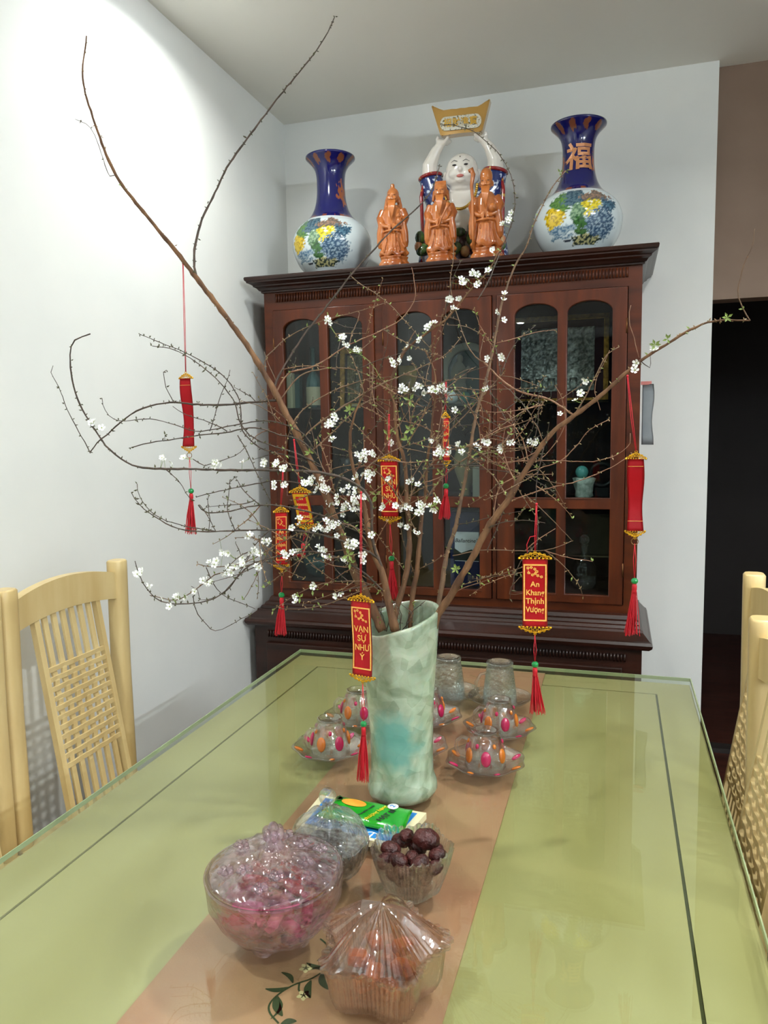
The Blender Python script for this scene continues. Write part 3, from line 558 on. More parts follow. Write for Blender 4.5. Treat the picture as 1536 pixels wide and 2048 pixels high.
# ================================================================ porcelain vases on the cabinet
CT = 1.955
def nz(x, y, z=0): return noise.noise(Vector((x, y, z)))
def landscape(lon, z):      # lon in radians about the front (-y), z height on the belly
    u, v = lon / .80, (z - .128) / .088     # painting panel about [-1,1]
    c = None; q = nz(u * 3, v * 3, 5) * .35; f = nz(u * 14, v * 14, 9)
    def el(cx, cy, rx, ry): return math.hypot((u + q * .4 - cx) / rx, (v + q * .5 - cy) / ry) + f * .45 < 1
    if el(-.55, .55, .35, .45) : c = '5f8a3c' if f > 0 else '3e6a34'
    if el(-.15, .82, .42, .38): c = '2c4a5c' if f > .05 else '56707c'
    if el(.5, .75, .5, .25): c = '6a6058' if f > -.05 else '9a7a66'
    if el(.82, .45, .25, .3): c = '27465e' if f > 0 else '4f7488'
    if el(-.78, .0, .3, .42): c = 'e0c020' if f > -.12 else 'a88a18'
    if el(.28, .28, .36, .34): c = 'e6d23a' if f > -.12 else 'a89a2a'
    if el(-.05, .1, .2, .45): c = '8aa884' if f > 0 else '56785c'
    if el(.05, -.35, .26, .4): c = '3c6a34' if f > -.1 else '2a4a2c'
    if el(.62, -.3, .45, .62): c = '2a4660' if f > .12 else ('8fa6b4' if f < -.1 else '46607a')
    if el(.2, -.85, .5, .18): c = 'b8b480' if f > 0 else '2c3a34'
    if el(-.55, -.42, .45, .14) or el(-.6, -.68, .4, .08): c = '4c708c' if f > 0 else '9ab0bc'
    if el(-.45, -.88, .12, .05): c = '2c3440'
    if el(.3, .5, .08, .08) and f > 0: c = 'fafafa'
    return c
def porcelain_vase():
    prof = [(.0001, .004), (.078, 0), (.086, .004), (.088, .010), (.105, .030), (.132, .062), (.150, .098), (.158, .135), (.156, .165), (.144, .196), (.124, .220), (.103, .236), (.088, .250), (.076, .268), (.066, .292), (.059, .325), (.056, .365), (.057, .405), (.062, .432), (.073, .452), (.088, .468), (.098, .478), (.0985, .483), (.095, .485), (.084, .474), (.062, .450), (.048, .42), (.046, .34), (.0001, .33)]
    pts = smooth_path([(r, 0, z) for r, z in prof], .0035); n = 220
    bm = lathe([(max(p.x, .0001), p.z) for p in pts], n, cap=False)
    lay = bm.verts.layers.float_color.new('Col')
    for v in bm.verts:
        x, y, z = v.co; lon = math.atan2(x, -y); r = math.hypot(x, y)
        inside = z > .33 and r < .0555 - .002 or (z > .44 and r < .056 + (z - .44) * .9)
        if z < .228:
            c = 'd4e0e2' if z > .012 else '1c2440'
            p = landscape(lon, z) if abs(lon) < 1.05 and .02 < z < .224 else None
            if p: c = p
            elif abs(abs(lon) - 1.9) < .12 and .10 < z < .14 and nz(lon * 30, z * 300) > 0: c = '35505e'
        elif z < .234: c = 'e8eef0'
        else:
            c = '10145a'
            k = (lon * 5 / pi) % 1.0 - .5; zz = (z - .462) / .022
            if math.hypot(k * 3.2, zz) + nz(lon * 9, z * 60) * .5 < .72: c = '7a4630'
            if .236 < z < .246 and nz(lon * 4, 3) > .05: c = '8a4a34'
            for L0 in (1.25, -1.35):      # gilded blossoms on the neck sides
                if math.hypot((lon - L0) / .42, (z - .335) / .05) + nz(lon * 6 + L0, z * 45) * 1.3 < .75: c = '9a5430'
            if inside: c = '161a50'
        v[lay] = lin(c)
    me = to_mesh(bm, 'porcelain_vase')
    return me
vcolm = vcol_mat('glazed_porcelain')
VM = porcelain_vase()
def vtop(name, label, x, y, rz, gold):
    t = thing(name, label, 'vase', (x, y, CT), rz, 'porcelain vases on the cabinet')
    o = obj('vase_body', VM, vcolm, t)
    if gold:
        me = text_mesh('福', .098, .0004, .0022); n = 0
        bm = bmesh.new(); bm.from_mesh(me); bmesh.ops.subdivide_edges(bm, edges=bm.edges[:], cuts=1)
        for v in bm.verts:
            z = v.co.z + .352; r = .0563 + abs(z - .37) ** 2 * 2.2 + .0006 + (.0004 if v.co.y < 0 else 0); a = v.co.x / .057; v.co = (r * sin(a), -r * cos(a), z)
        obj('gold_character', bm, PM('gilt_character', 'c98a5c', .3, metal=.2, coat=.3), t)
    return t
vtop('porcelain_vase', 'left blue necked porcelain vase with landscape painting on the cabinet top', -1.108, 2.93, R(-3), False)
vtop('porcelain_vase', 'right porcelain vase with a gilt character on its blue neck', -.150, 2.93, R(6), True)
# ================================================================ laughing porcelain figure holding a gold ingot
bu = thing('buddha_statue', 'white porcelain laughing figure lifting a gold ingot overhead', 'statue', (-.585, 2.985, CT), R(4))
bm = bmesh.new()
add_ball(bm, (0, .0, .16), (.105, .08, .13), 16); add_ball(bm, (0, -.03, .15), (.085, .065, .095), 16)      # belly
add_ball(bm, (0, 0, .26), (.095, .055, .075), 14)                                                            # chest, shoulders
add_ball(bm, (0, -.01, .325), (.05, .045, .03), 12)                                                          # neck folds
add_ball(bm, (0, -.022, .386), (.062, .058, .062), 18); add_ball(bm, (0, -.026, .360), (.068, .052, .044), 16) # head, jowls
add_ball(bm, (-.026, -.066, .362), (.020, .014, .018), 10); add_ball(bm, (.026, -.066, .362), (.020, .014, .018), 10)
add_ball(bm, (0, -.080, .374), (.009, .010, .010), 8); add_ball(bm, (0, -.066, .340), (.020, .014, .012), 8)
for s in (-1, 1):
    add_ball(bm, (s * .068, -.012, .366), (.008, .012, .026), 8)
    add_tube(bm, [(s * .085, 0, .285), (s * .126, -.005, .345), (s * .126, -.012, .42), (s * .100, -.018, .47), (s * .082, -.020, .487)], [.040, .037, .030, .020, .016], 12)
    add_ball(bm, (s * .080, -.022, .494), (.021, .019, .015), 8)
    for k in range(4): add_tube(bm, [(s * (.068 - .001 * k), -.030 + .009 * k, .494), (s * (.054 - .003 * k), -.036 + .011 * k, .505), (s * .050, -.037 + .012 * k, .512)], [.0072, .0068, .0058], 6)
    add_tube(bm, [(s * .090, -.024, .496), (s * .094, -.030, .508), (s * .090, -.034, .517)], [.008, .0070, .0058], 6)
obj('body', blob(bm, .0034, 3), 'porc', bu)
bm = bmesh.new()
for s in (-1, 1):
    add_tube(bm, [(s * .075, .005, .27), (s * .112, .004, .325), (s * .128, .000, .378)], [.058, .052, .043], 16); add_tube(bm, [(s * .105, .01, .31), (s * .118, .012, .2), (s * .125, .01, .12), (s * .13, .0, .05)], [.036, .038, .042, .05], 14)
add_ball(bm, (0, .035, .20), (.118, .055, .16), 14)
obj('robe', blob(bm, .004, 3), 'robeblue', bu)
bm = bmesh.new()
for s in (-1, 1):
    add_torus(bm, (0, 0, 0), .043, .007, 24, 8, 'z'); vs = bm.verts[-24 * 8 - 8:]
    bmesh.ops.rotate(bm, verts=vs, cent=(0, 0, 0), matrix=Euler((0, s * R(10), 0)).to_matrix()); bmesh.ops.translate(bm, verts=vs, vec=(s * .125, -.001, .378))
    add_tube(bm, [(s * .148, -.02, .36), (s * .158, -.03, .30), (s * .155, -.03, .2), (s * .150, -.035, .1), (s * .16, -.03, .03)], .007, 8)
obj('robe_trim', bm, 'robered', bu)
bm = bmesh.new()
for i in range(34):
    a = pi * (i / 33); add_ball(bm, (.062 * cos(a), -.060 - .032 * sin(a), .318 - .092 * sin(a)), .0062, 6)
obj('necklace', bm, 'goldbright', bu)
for s in (-1, 1):
    obj('eye', ball((s * .022, -.0790, .390), (.0085, .003, .0035), 8), 'ink', bu)
    obj('eyebrow', tube([(s * .010, -.0800, .402), (s * .022, -.0785, .408), (s * .035, -.0705, .403)], [.0009, .0012, .0006], 5), 'ink', bu)
obj('mouth', ball((0, -.0805, .350), (.014, .005, .006), 10), 'lips', bu); obj('forehead_dot', ball((0, -.0785, .420), .0022, 6), 'ink', bu)
bm = bmesh.new(); add_ball(bm, (0, 0, .046), (.15, .085, .045), 16)
for k in range(26):
    a = rng.random() * 6.283; add_ball(bm, (.135 * cos(a), .07 * sin(a), .040 + .03 * rng.random()), .018 + .012 * rng.random(), 7)
for k in range(34):
    x = rng.uniform(-.13, .13); add_ball(bm, (x, -.088 + rng.uniform(-.01, .01), rng.uniform(.05, .150) - abs(x) * .25), .014 + .010 * rng.random(), 7)
obj('flower_base', blob(bm, .005, 1), 'glazebase', bu)
for k, (x, z, r) in enumerate(((-.15, .10, .02), (-.14, .055, .022), (.10, .07, .024), (.045, .085, .022), (-.02, .05, .024), (.15, .05, .018), (-.10, .04, .02), (-.06, .115, .020), (.055, .125, .020), (.09, .10, .018), (-.115, .10, .018), (.0, .11, .018))): obj('glazed_leaf', add_ball(bmesh.new(), (x, -.108, z + .028), (r, r * .6, r * 1.3), 8, Euler((0, k, 0)).to_matrix()), 'leafdk', bu)
for x, z in ((-.155, .075), (.155, .075), (.02, .045), (-.06, .05), (-.035, .105), (.075, .075), (-.10, .075)): obj('peach', ball((x, -.102, z + .022), (.019, .018, .022), 10), 'peach', bu)
bm = bmesh.new()
def ingot_pts(w0, w1, h, sag):
    pts = []
    for i in range(15): t = i / 14; pts.append((-w0 + 2 * w0 * t, -h / 2 + .004 * (1 - (2 * t - 1) ** 2)))
    for i in range(15): t = 1 - i / 14; q = 2 * t - 1; pts.append((-w1 + 2 * w1 * t, h / 2 + sag * (q * q) ** 1.2 + .010 * max(0, 1 - (q / .35) ** 2)))
    return pts
a = ingot_pts(.078, .112, .080, .034); add_prism(bm, a, -.030, .030)
bmesh.ops.bevel(bm, geom=bm.edges[:], offset=.005, segments=2, affect='EDGES')
ig = obj('gold_ingot', bm, 'goldglaze', bu, loc=(0, -.022, .555), rot=(R(8), 0, 0))
bm = bmesh.new(); pp = [(-.058 + .020 * cos(t), .024 * sin(t)) for t in [pi / 2 + pi * k / 8 for k in range(9)]] + [(.058 + .020 * cos(t), .024 * sin(t)) for t in [-pi / 2 + pi * k / 8 for k in range(9)]]
obj('ingot_plaque', add_prism(bm, pp, -.036, -.030), PM('speckled_plaque', 'e6e2d0', .25, '5c584a', scale=140, metal=.3, bump=.8, bscale=160, contrast=(.55, .6)), ig)
obj('ingot_characters', text_mesh('招財進寶', .030, .003, .0008, spacing=1.15), 'goldbright', ig, loc=(0, -.037, 0))
# ================================================================ three carved wooden sages
def sage(label, x, y, kind, rz, sc=1.0):
    t = thing('wooden_sage', label, 'figurine', (x, y, CT), rz, 'carved wooden sages in front of the porcelain figure'); t.scale = (sc,) * 3
    bm = bmesh.new(); n = 14
    bm = lathe([(.050, 0), (.056, .004), (.057, .020), (.050, .030), (.046, .034), (.050, .040), (.052, .046), (.0001, .047)], 40, fn=lambda r, z, a: (r * (1 + .07 * sin(5 * a + 1) + .03 * sin(11 * a)), z))
    for k in range(5):
        a = -2.6 + k * .55; add_ball(bm, (.050 * cos(a), .050 * sin(a) * .8, .012), (.013, .010, .010), 8)
    for v in bm.verts: v.co.y *= .72
    obj('pedestal', blob(bm, .003, 1), 'wood', t)
    bm = bmesh.new()
    bm = lathe([(.0001, .043), (.050, .046), (.056, .056), (.048, .072), (.040, .11), (.039, .15), (.041, .185), (.036, .212), (.020, .232), (.0001, .238)], 40, fn=lambda r, z, a: (r * (1 + (.09 * max(0, (.13 - z) / .09)) * sin(7 * a + kind) + .02 * sin(12 * a)), z + (.006 * sin(7 * a + kind) if z < .07 else 0)))
    for v in bm.verts: v.co.y *= .68
    for s in (-1, 1):
        add_tube(bm, [(s * .034, 0, .215), (s * .046, -.004, .185), (s * .040, -.020, .158)], [.016, .017, .014], 10)
        add_tube(bm, [(s * .040, -.018, .165), (s * .046, -.016, .13), (s * .048, -.012, .095), (s * .050, -.008, .078)], [.013, .014, .012, .006], 10)
        add_tube(bm, [(s * .038, -.022, .160), (s * .020, -.032, .150), (s * .010, -.034, .150)], [.009, .007, .006], 8)
        for k in range(4): add_tube(bm, [(s * .012, -.036, .143 + .005 * k), (s * .002, -.040, .144 + .005 * k)], .0026, 6)
    add_torus(bm, (0, -.002, .135), .036, .004, 24, 6, 'z')
    for k in range(5): add_tube(bm, [(-.02 + .01 * k, -.030, .125), (-.024 + .012 * k, -.031, .09), (-.03 + .015 * k, -.033, .06)], .0028, 5)
    hz = .262
    add_ball(bm, (0, -.006, hz), (.0205, .021, .026), 14)
    if kind == 0: add_ball(bm, (0, .004, hz + .010), (.0235, .022, .026), 12); add_tube(bm, [(0, 0, hz + .03), (0, 0, hz + .048)], [.009, .0075], 8); add_tube(bm, [(-.02, .004, hz), (-.026, .006, hz - .03), (-.03, .004, hz - .055)], [.008, .009, .008], 8); add_tube(bm, [(.02, .004, hz), (.026, .006, hz - .03), (.03, .004, hz - .055)], [.008, .009, .008], 8)
    if kind == 1: add_ball(bm, (0, .002, hz + .014), (.025, .022, .018), 12); add_box(bm, (0, .006, hz + .028), (.042, .028, .02)); add_tube(bm, [(-.022, .006, hz + .006), (-.028, .004, hz - .03)], [.008, .006], 8); add_tube(bm, [(.022, .006, hz + .006), (.028, .004, hz - .03)], [.008, .006], 8)
    if kind == 2: add_ball(bm, (0, -.004, hz + .020), (.0225, .023, .030), 14)
    for s in (-1, 1):
        add_ball(bm, (s * .022, -.002, hz - .004), (.004, .006, .010), 6); add_ball(bm, (s * .009, -.026, hz + .007), (.008, .003, .0028), 6, Euler((0, s * .3, 0)).to_matrix()); add_ball(bm, (s * .011, -.023, hz - .007), (.007, .005, .006), 6)
    add_ball(bm, (0, -.028, hz - .003), (.004, .005, .006), 6); add_tube(bm, [(-.012, -.024, hz - .014), (0, -.029, hz - .010), (.012, -.024, hz - .014)], [.002, .0035, .002], 6)
    obj('body', blob(bm, .0026, 1), 'wood', t)
    bm = bmesh.new()
    for k in range(7): x0 = -.012 + .004 * k; add_tube(bm, [(x0, -.024, hz - .016), (x0 * .8, -.031, hz - .04), (x0 * .35, -.037, hz - .075 - .006 * (3 - abs(3 - k)))], [.004, .0038, .0012], 6)
    obj('beard', bm, 'wood', t)
    for s in (-1, 1): obj('eye', ball((s * .009, -.0255, hz + .002), (.0035, .0015, .001), 6), 'ink', t)
    if kind == 0: obj('carried_child', blob(add_ball(add_ball(bmesh.new(), (.028, -.038, .165), (.012, .010, .014), 8), (.028, -.040, .185), (.009, .009, .010), 8), .002, 1), 'wood', t)
    if kind == 1: obj('sceptre', tube([(-.002, -.045, .125), (.010, -.046, .16), (.026, -.044, .19), (.034, -.040, .205), (.028, -.038, .212)], [.003, .004, .004, .009, .006], 8), 'wood', t)
    if kind == 2:
        obj('staff', tube([(-.040, -.030, .040), (-.043, -.032, .12), (-.042, -.034, .20), (-.046, -.034, .25), (-.040, -.034, .285), (-.046, -.034, .300), (-.056, -.034, .296)], [.005, .0055, .005, .006, .008, .010, .006], 8), 'wood', t)
        obj('peach', ball((.026, -.042, .170), (.014, .013, .014), 10), 'wood', t)
    return t
sage('leftmost carved wooden sage with a topknot and child on its arm', P(787, 500, 2.79).x, 2.79, 0, R(6), 1.0)
sage('middle carved wooden sage in a scholar hat holding a sceptre', P(882, 500, 2.79).x, 2.79, 1, R(4), 1.0)
sage('rightmost carved wooden sage, bald, leaning on a tall staff', P(973, 500, 2.79).x, 2.79, 2, R(2), 1.05)
# ================================================================ big glass vase on the table
VX, VY = -.331, 1.144
fv = thing('glass_flower_vase', 'tall marbled pale green glass vase holding the flowering branches', 'vase', (VX, VY, TOP))
def rim(a): return .292 + .012 * cos(a - .4) + .006 * sin(a) - .006 * math.exp(-((((a + pi * .62) + pi) % (2 * pi) - pi) / .5) ** 2)
prof = [(.0001, .004), (.044, .001), (.054, .003), (.058, .012), (.057, .022), (.052, .040), (.0515, .08), (.053, .13), (.056, .18), (.060, .23), (.063, .275), (.0645, .294), (.0645, .300), (.061, .3015), (.058, .297), (.056, .27), (.053, .2), (.048, .10), (.046, .03), (.0001, .025)]
def vfn(r, z, a):
    if z > .2: z = z + (rim(a) - .295) * ((z - .2) / .1) if z < .31 else z
    k = 1 + .05 * math.exp(-((((a + 1.35 - z * 4.5 + 1.0) + pi) % (2 * pi) - pi) / .16) ** 2) * (1 if r > .04 else 0) + .012 * sin(3 * a + z * 20)
    return r * k, z
pts = smooth_path([(r, 0, z) for r, z in prof], .006)
obj('vase_body', lathe([(max(p.x, .0001), p.z) for p in pts], 72, fn=vfn, cap=False), 'jade', fv)
# ================================================================ flowering branches standing in the vase
# every branch: points (u, v) used with a real depth y to place it in space; r0 -> r1 radii in metres
STEMS = []
class Stem:
    def __init__(s, label, root_y):
        s.label = label; s.polys = []; s.samples = []; s.root_y = root_y; STEMS.append(s)
    def near(s, u, v):
        b = min(s.samples, key=lambda q: (q[0] - u) ** 2 + (q[1] - v) ** 2); return b
    def add(s, pts, dy=0.0, r0=.0016, r1=.0006, mat='twig', leaf=.5, y0=None, bow=0.0):
        if y0 is None: y0 = s.near(*pts[0])[2] if s.samples else s.root_y
        L = [0]
        for a, b in zip(pts, pts[1:]): L.append(L[-1] + math.hypot(a[0] - b[0], a[1] - b[1]))
        q = [(a[0], a[1], y0 + dy * (l / L[-1]) + bow * sin(pi * l / L[-1])) for a, l in zip(pts, L)]
        # smooth in (u, v, 100*y)
        sp = smooth_path([(a, b, c * 400) for a, b, c in q], 11)
        sp = [(p.x + rng.uniform(-.7, .7), p.y + rng.uniform(-.7, .7), p.z / 400) for p in sp]
        n = len(sp); P3 = [P(*p) for p in sp]; rad = [r0 + (r1 - r0) * (i / max(1, n - 1)) for i in range(n)]
        s.polys.append(dict(px=sp, p3=P3, rad=rad, mat=mat, leaf=leaf)); s.samples += [(p[0], p[1], p[2]) for p in sp]
        return s.polys[-1]
VYc = VY
A = Stem('tall bare dark branch sweeping up and left across the white wall', VYc - .01)
A.add([(765, 1262), (735, 1195), (712, 1150), (692, 1090), (672, 1045), (648, 980), (612, 905), (575, 832), (545, 775), (500, 700), (450, 630), (400, 565), (360, 512), (300, 440), (232, 350), (186, 235), (166, 155), (173, 72)], .05, .0078, .0011, 'bark', .35)
A.add([(392, 555), (388, 510), (400, 450), (430, 385), (460, 325), (515, 250), (560, 190), (610, 130), (650, 75), (670, 33)], .06, .0022, .0009, 'twigd', .8)
A.add([(234, 350), (219, 352), (210, 330), (190, 270), (172, 248), (150, 238)], -.03, .0008, .0005, 'twigd', .15)
A.add([(556, 800), (500, 805), (440, 810), (385, 808), (340, 805), (300, 812), (260, 830), (215, 868), (195, 885), (180, 905)], -.06, .0020, .0011, 'twigd', .7)
A.add([(181, 906), (140, 830), (118, 775), (102, 745), (106, 732)], -.02, .0009, .0005, 'twigd', .5)
A.add([(348, 806), (332, 775), (327, 745), (333, 740)], -.02, .0007, .0005, 'twigd', .3)
A.add([(548, 792), (562, 768), (580, 745), (622, 735), (664, 712), (689, 694), (732, 675), (774, 655), (793, 646), (812, 628), (828, 604), (830, 577), (824, 535)], .1, .0016, .0006, 'twigr', .5)
A.add([(548, 790), (552, 763), (571, 729), (588, 700), (617, 658), (645, 623), (664, 599), (703, 549), (782, 462), (813, 435), (844, 406), (865, 377), (878, 333)], .14, .0021, .0009, 'twigd', .45)
A.add([(524, 745), (535, 712), (550, 697), (569, 679), (596, 663), (647, 641), (698, 628), (740, 616), (770, 606)], .08, .0011, .0005, 'twig', .8)
A.add([(700, 550), (718, 566), (769, 600), (805, 636), (837, 672), (860, 695)], .04, .001, .0006, 'twig', .8)
A.add([(655, 625), (662, 655), (680, 680), (700, 700), (730, 715), (752, 740), (762, 760)], .03, .0009, .0005, 'leafg', 1)
A.add([(560, 800), (600, 752), (650, 738), (700, 738), (745, 755), (790, 775)], .1, .0013, .0006, 'twig', .7)
A.add([(585, 850), (600, 825), (650, 790), (720, 762), (790, 752)], .1, .0013, .0006, 'twig', .8)
A.add([(600, 880), (640, 845), (700, 805), (760, 770), (830, 740), (890, 710), (920, 678)], .1, .0016, .0007, 'twig', .7)
A.add([(620, 905), (660, 870), (700, 830), (740, 800), (770, 800), (830, 812)], .1, .0013, .0006, 'twig', 1)
A.add([(640, 930), (590, 905), (540, 890), (500, 870), (478, 840), (470, 805), (440, 765), (400, 730), (350, 700), (305, 692)], -.1, .0013, .0006, 'twigd', 1)
A.add([(645, 935), (590, 915), (520, 895), (485, 860), (482, 830), (478, 800), (455, 760), (420, 732), (370, 705), (320, 685), (278, 668)], -.04, .0013, .0006, 'twigd', 1)
A.add([(640, 915), (600, 880), (560, 870), (510, 855), (450, 865), (400, 870), (350, 878), (300, 885), (262, 895)], -.1, .0013, .0008, 'twigd', .8)
A.add([(630, 900), (600, 862), (540, 842), (480, 848), (430, 858), (390, 862), (350, 850), (300, 838), (250, 842), (228, 838), (210, 820), (204, 797)], -.07, .0012, .0005, 'twigd', .7)
A.add([(455, 862), (420, 845), (370, 828), (345, 812)], -.02, .0008, .0005, 'twigd', .6)
A.add([(420, 862), (430, 830), (442, 790), (458, 752), (460, 740)], -.02, .0008, .0005, 'twigd', .6)
A.add([(475, 870), (500, 915), (515, 950), (540, 1000)], .0, .0009, .0005, 'twigd', .8)
A.add([(330, 880), (330, 870)], 0, .0006, .0004, 'twigd')
D = Stem('thick brown branch rising from the middle of the vase with most white blossom', VYc - .02)
D.add([(790, 1262), (776, 1198), (768, 1157), (757, 1126), (743, 1089), (735, 1054), (728, 1015), (716, 970), (704, 925), (700, 880), (706, 840), (722, 800), (745, 770)], -.02, .0075, .0008, 'bark', .3)
D.add([(765, 1140), (745, 1080), (740, 1000), (700, 962), (640, 945), (600, 942), (520, 940), (450, 940), (380, 938), (310, 937), (265, 930), (220, 900), (190, 860), (160, 810), (145, 760), (140, 710), (150, 680), (180, 668)], -.18, .0026, .0010, 'twigd', .7)
D.add([(758, 1120), (740, 1105), (680, 1080), (620, 1065), (560, 1060), (500, 1060), (430, 1063), (370, 1060), (320, 1040), (280, 1010), (262, 985)], -.14, .0018, .0007, 'twigd', 1.1)
D.add([(430, 1063), (360, 1050), (310, 1030), (280, 995), (274, 968)], -.02, .0009, .0005, 'twigd', 1.1)
D.add([(735, 1054), (700, 1010), (640, 975), (560, 962), (500, 970), (450, 980), (392, 994)], -.08, .0014, .0007, 'twigd', .8)
D.add([(740, 1080), (720, 1060), (660, 1035), (580, 1015), (520, 1010), (460, 1022), (415, 1025), (396, 1010)], -.1, .0015, .0010, 'twigd', .9)
D.add([(400, 1010), (420, 1040), (418, 1060)], 0, .0008, .0005, 'twigd', .8)
D.add([(775, 1190), (720, 1140), (640, 1105), (560, 1112), (500, 1130), (470, 1160), (440, 1190), (400, 1205), (340, 1207), (310, 1195), (285, 1165), (270, 1122)], -.16, .0016, .0007, 'twigd', 1)
D.add([(750, 1110), (700, 1050), (620, 1060), (560, 1085), (520, 1110), (480, 1128), (430, 1134), (395, 1128)], -.1, .0013, .0006, 'twig', 1)
D.add([(500, 1130), (470, 1140), (430, 1150), (390, 1180), (350, 1200), (300, 1190)], -.02, .001, .0006, 'twig', 1)
D.add([(500, 1110), (460, 1175), (430, 1195), (400, 1200), (395, 1180), (383, 1172)], 0, .0008, .0005, 'twigd', .6)
D.add([(386, 1180), (390, 1215), (405, 1240), (430, 1262), (460, 1250), (482, 1238), (500, 1230)], .04, .0008, .0005, 'twigd', .8)
D.add([(412, 1135), (425, 1165), (445, 1190), (480, 1205), (510, 1218)], .02, .0008, .0005, 'twigd', .8)
D.add([(770, 1165), (740, 1175), (690, 1195), (640, 1212), (600, 1218), (560, 1218)], -.05, .0012, .0006, 'twig', 1)
D.add([(776, 1195), (730, 1165), (660, 1165), (610, 1180), (575, 1200), (545, 1222)], -.05, .0012, .0006, 'twig', 1)
D.add([(745, 1090), (690, 1100), (620, 1110), (560, 1150), (530, 1175)], -.03, .0012, .0006, 'twig', 1)
D.add([(728, 1015), (690, 1000), (650, 975), (610, 965), (580, 930), (550, 905)], -.08, .0015, .0007, 'twig', .9)
D.add([(716, 970), (740, 930), (790, 900), (850, 880), (890, 870)], .1, .0013, .0006, 'twig', .9)
D.add([(520, 1010), (490, 985), (470, 955), (457, 968)], 0, .0008, .0005, 'twigd', .8)
D.add([(470, 1062), (455, 1020), (458, 985), (460, 960)], 0, .0008, .0005, 'twigd', .8)
D.add([(432, 1063), (420, 1040), (415, 1000), (418, 990)], 0, .0007, .0005, 'twigd', .8)
D.add([(330, 938), (356, 960), (372, 985), (383, 1000)], 0, .0008, .0005, 'twigd', .8)
D.add([(386, 918), (410, 932), (430, 925), (470, 912), (490, 895)], .02, .0008, .0005, 'twigd', .7)
D.add([(540, 1060), (510, 1090), (490, 1120), (478, 1100), (470, 1085)], 0, .0008, .0005, 'twigd', .8)
E_ = Stem('slender brown branch in the centre of the vase, rising to the middle door', VYc + .01)
E_.add([(786, 1262), (798, 1200), (813, 1146), (819, 1080), (815, 1020), (810, 930), (798, 886), (791, 851), (789, 809), (782, 775), (790, 740), (812, 700), (850, 668), (890, 640), (925, 600), (950, 570), (975, 545), (1000, 500)], .12, .0050, .0010, 'bark', .7)
E_.add([(815, 1030), (790, 960), (782, 900), (775, 850), (780, 800)], .05, .0016, .0007, 'twigr', .8)
E_.add([(815, 1000), (840, 960), (870, 920), (900, 900), (950, 893), (1010, 898), (1065, 893)], .02, .0016, .0007, 'twig', 1)
E_.add([(800, 890), (820, 850), (835, 800), (860, 785), (900, 775), (960, 780)], .03, .0015, .0007, 'twig', 1)
E_.add([(790, 800), (820, 785), (850, 772), (880, 775), (905, 800)], -.03, .0012, .0007, 'twig', 1)
F = Stem('forked grey brown branch just right of the centre of the vase', VYc + .02)
F.add([(819, 1262), (825, 1193), (834, 1140), (840, 1080), (843, 1035), (850, 1000), (855, 921), (862, 874), (866, 827), (871, 792), (868, 740), (850, 700)], .08, .0046, .0012, 'bark', .7)
F.add([(850, 1000), (890, 950), (935, 915), (985, 905), (1040, 900), (1078, 884)], .04, .0016, .0007, 'twig', 1)
F.add([(858, 900), (900, 860), (945, 815), (985, 770), (1008, 745)], .06, .0015, .0007, 'twig', .9)
F.add([(840, 1080), (800, 1000), (770, 960), (740, 935), (700, 930), (660, 940)], -.06, .0015, .0007, 'twig', .9)
F.add([(868, 800), (915, 790), (975, 805), (1020, 830), (1050, 870)], .05, .0012, .0006, 'twig', .9)
Cc = Stem('thin pale branch reaching up past the middle door toward the right porcelain vase', VYc + .03)
Cc.add([(868, 1250), (882, 1184), (888, 1140), (895, 1104), (912, 1050), (924, 990), (933, 945), (946, 863), (955, 816), (970, 771), (977, 741), (988, 687), (995, 652), (1005, 600), (1030, 531), (1050, 499), (1066, 452), (1090, 402), (1105, 373), (1133, 341)], .14, .0042, .0007, 'twig', 1)
Cc.add([(1000, 505), (1012, 478), (1025, 440), (1030, 395), (1022, 350), (1000, 310), (975, 285), (945, 262), (905, 250), (885, 250)], .0, .0010, .0006, 'twigd', 1.0, y0=VYc + .17)
Cc.add([(955, 600), (978, 560), (1000, 505)], .05, .0011, .0009, 'twigd', .8, y0=VYc + .12)
Cc.add([(985, 700), (970, 725), (940, 700), (917, 640), (905, 600), (900, 560), (906, 520), (907, 480)], .06, .0012, .0006, 'twig', .7)
Cc.add([(968, 725), (1010, 766), (1045, 785), (1100, 800), (1146, 830)], -.03, .0016, .0018, 'twigr', .5)
Cc.add([(940, 900), (985, 870), (1030, 850), (1070, 835), (1085, 815), (1065, 800)], -.02, .001, .0005, 'twig', .7)
Cc.add([(935, 930), (985, 905), (1020, 940), (1040, 985), (1070, 1030)], -.02, .0012, .0006, 'twig', .8)
B = Stem('thick branch leaning far right, its bent tip before the dark doorway', VYc)
B.add([(868, 1258), (876, 1229), (900, 1193), (924, 1151), (948, 1110), (972, 1062), (990, 1035), (1017, 999), (1034, 969), (1058, 930), (1100, 870), (1150, 830), (1200, 792), (1250, 748), (1290, 715), (1330, 690), (1380, 660), (1430, 642), (1500, 641)], .02, .0064, .0009, 'bark', .6)
B.add([(1500, 641), (1482, 608), (1476, 580), (1488, 530), (1505, 490), (1509, 457)], -.02, .0009, .0005, 'twig', .1)
B.add([(1150, 828), (1170, 795), (1185, 765), (1200, 735), (1215, 708), (1238, 693)], .02, .0013, .0007, 'twig', 1)
B.add([(1278, 715), (1268, 675), (1258, 640), (1262, 610)], .02, .0007, .0004, 'twigr', .1)
B.add([(1278, 720), (1300, 735), (1300, 712)], .01, .0007, .0004, 'twigd', .2)
B.add([(1000, 1010), (1040, 995), (1079, 981), (1154, 963), (1200, 945), (1232, 930), (1264, 908)], .06, .0011, .0006, 'twigr', .45)
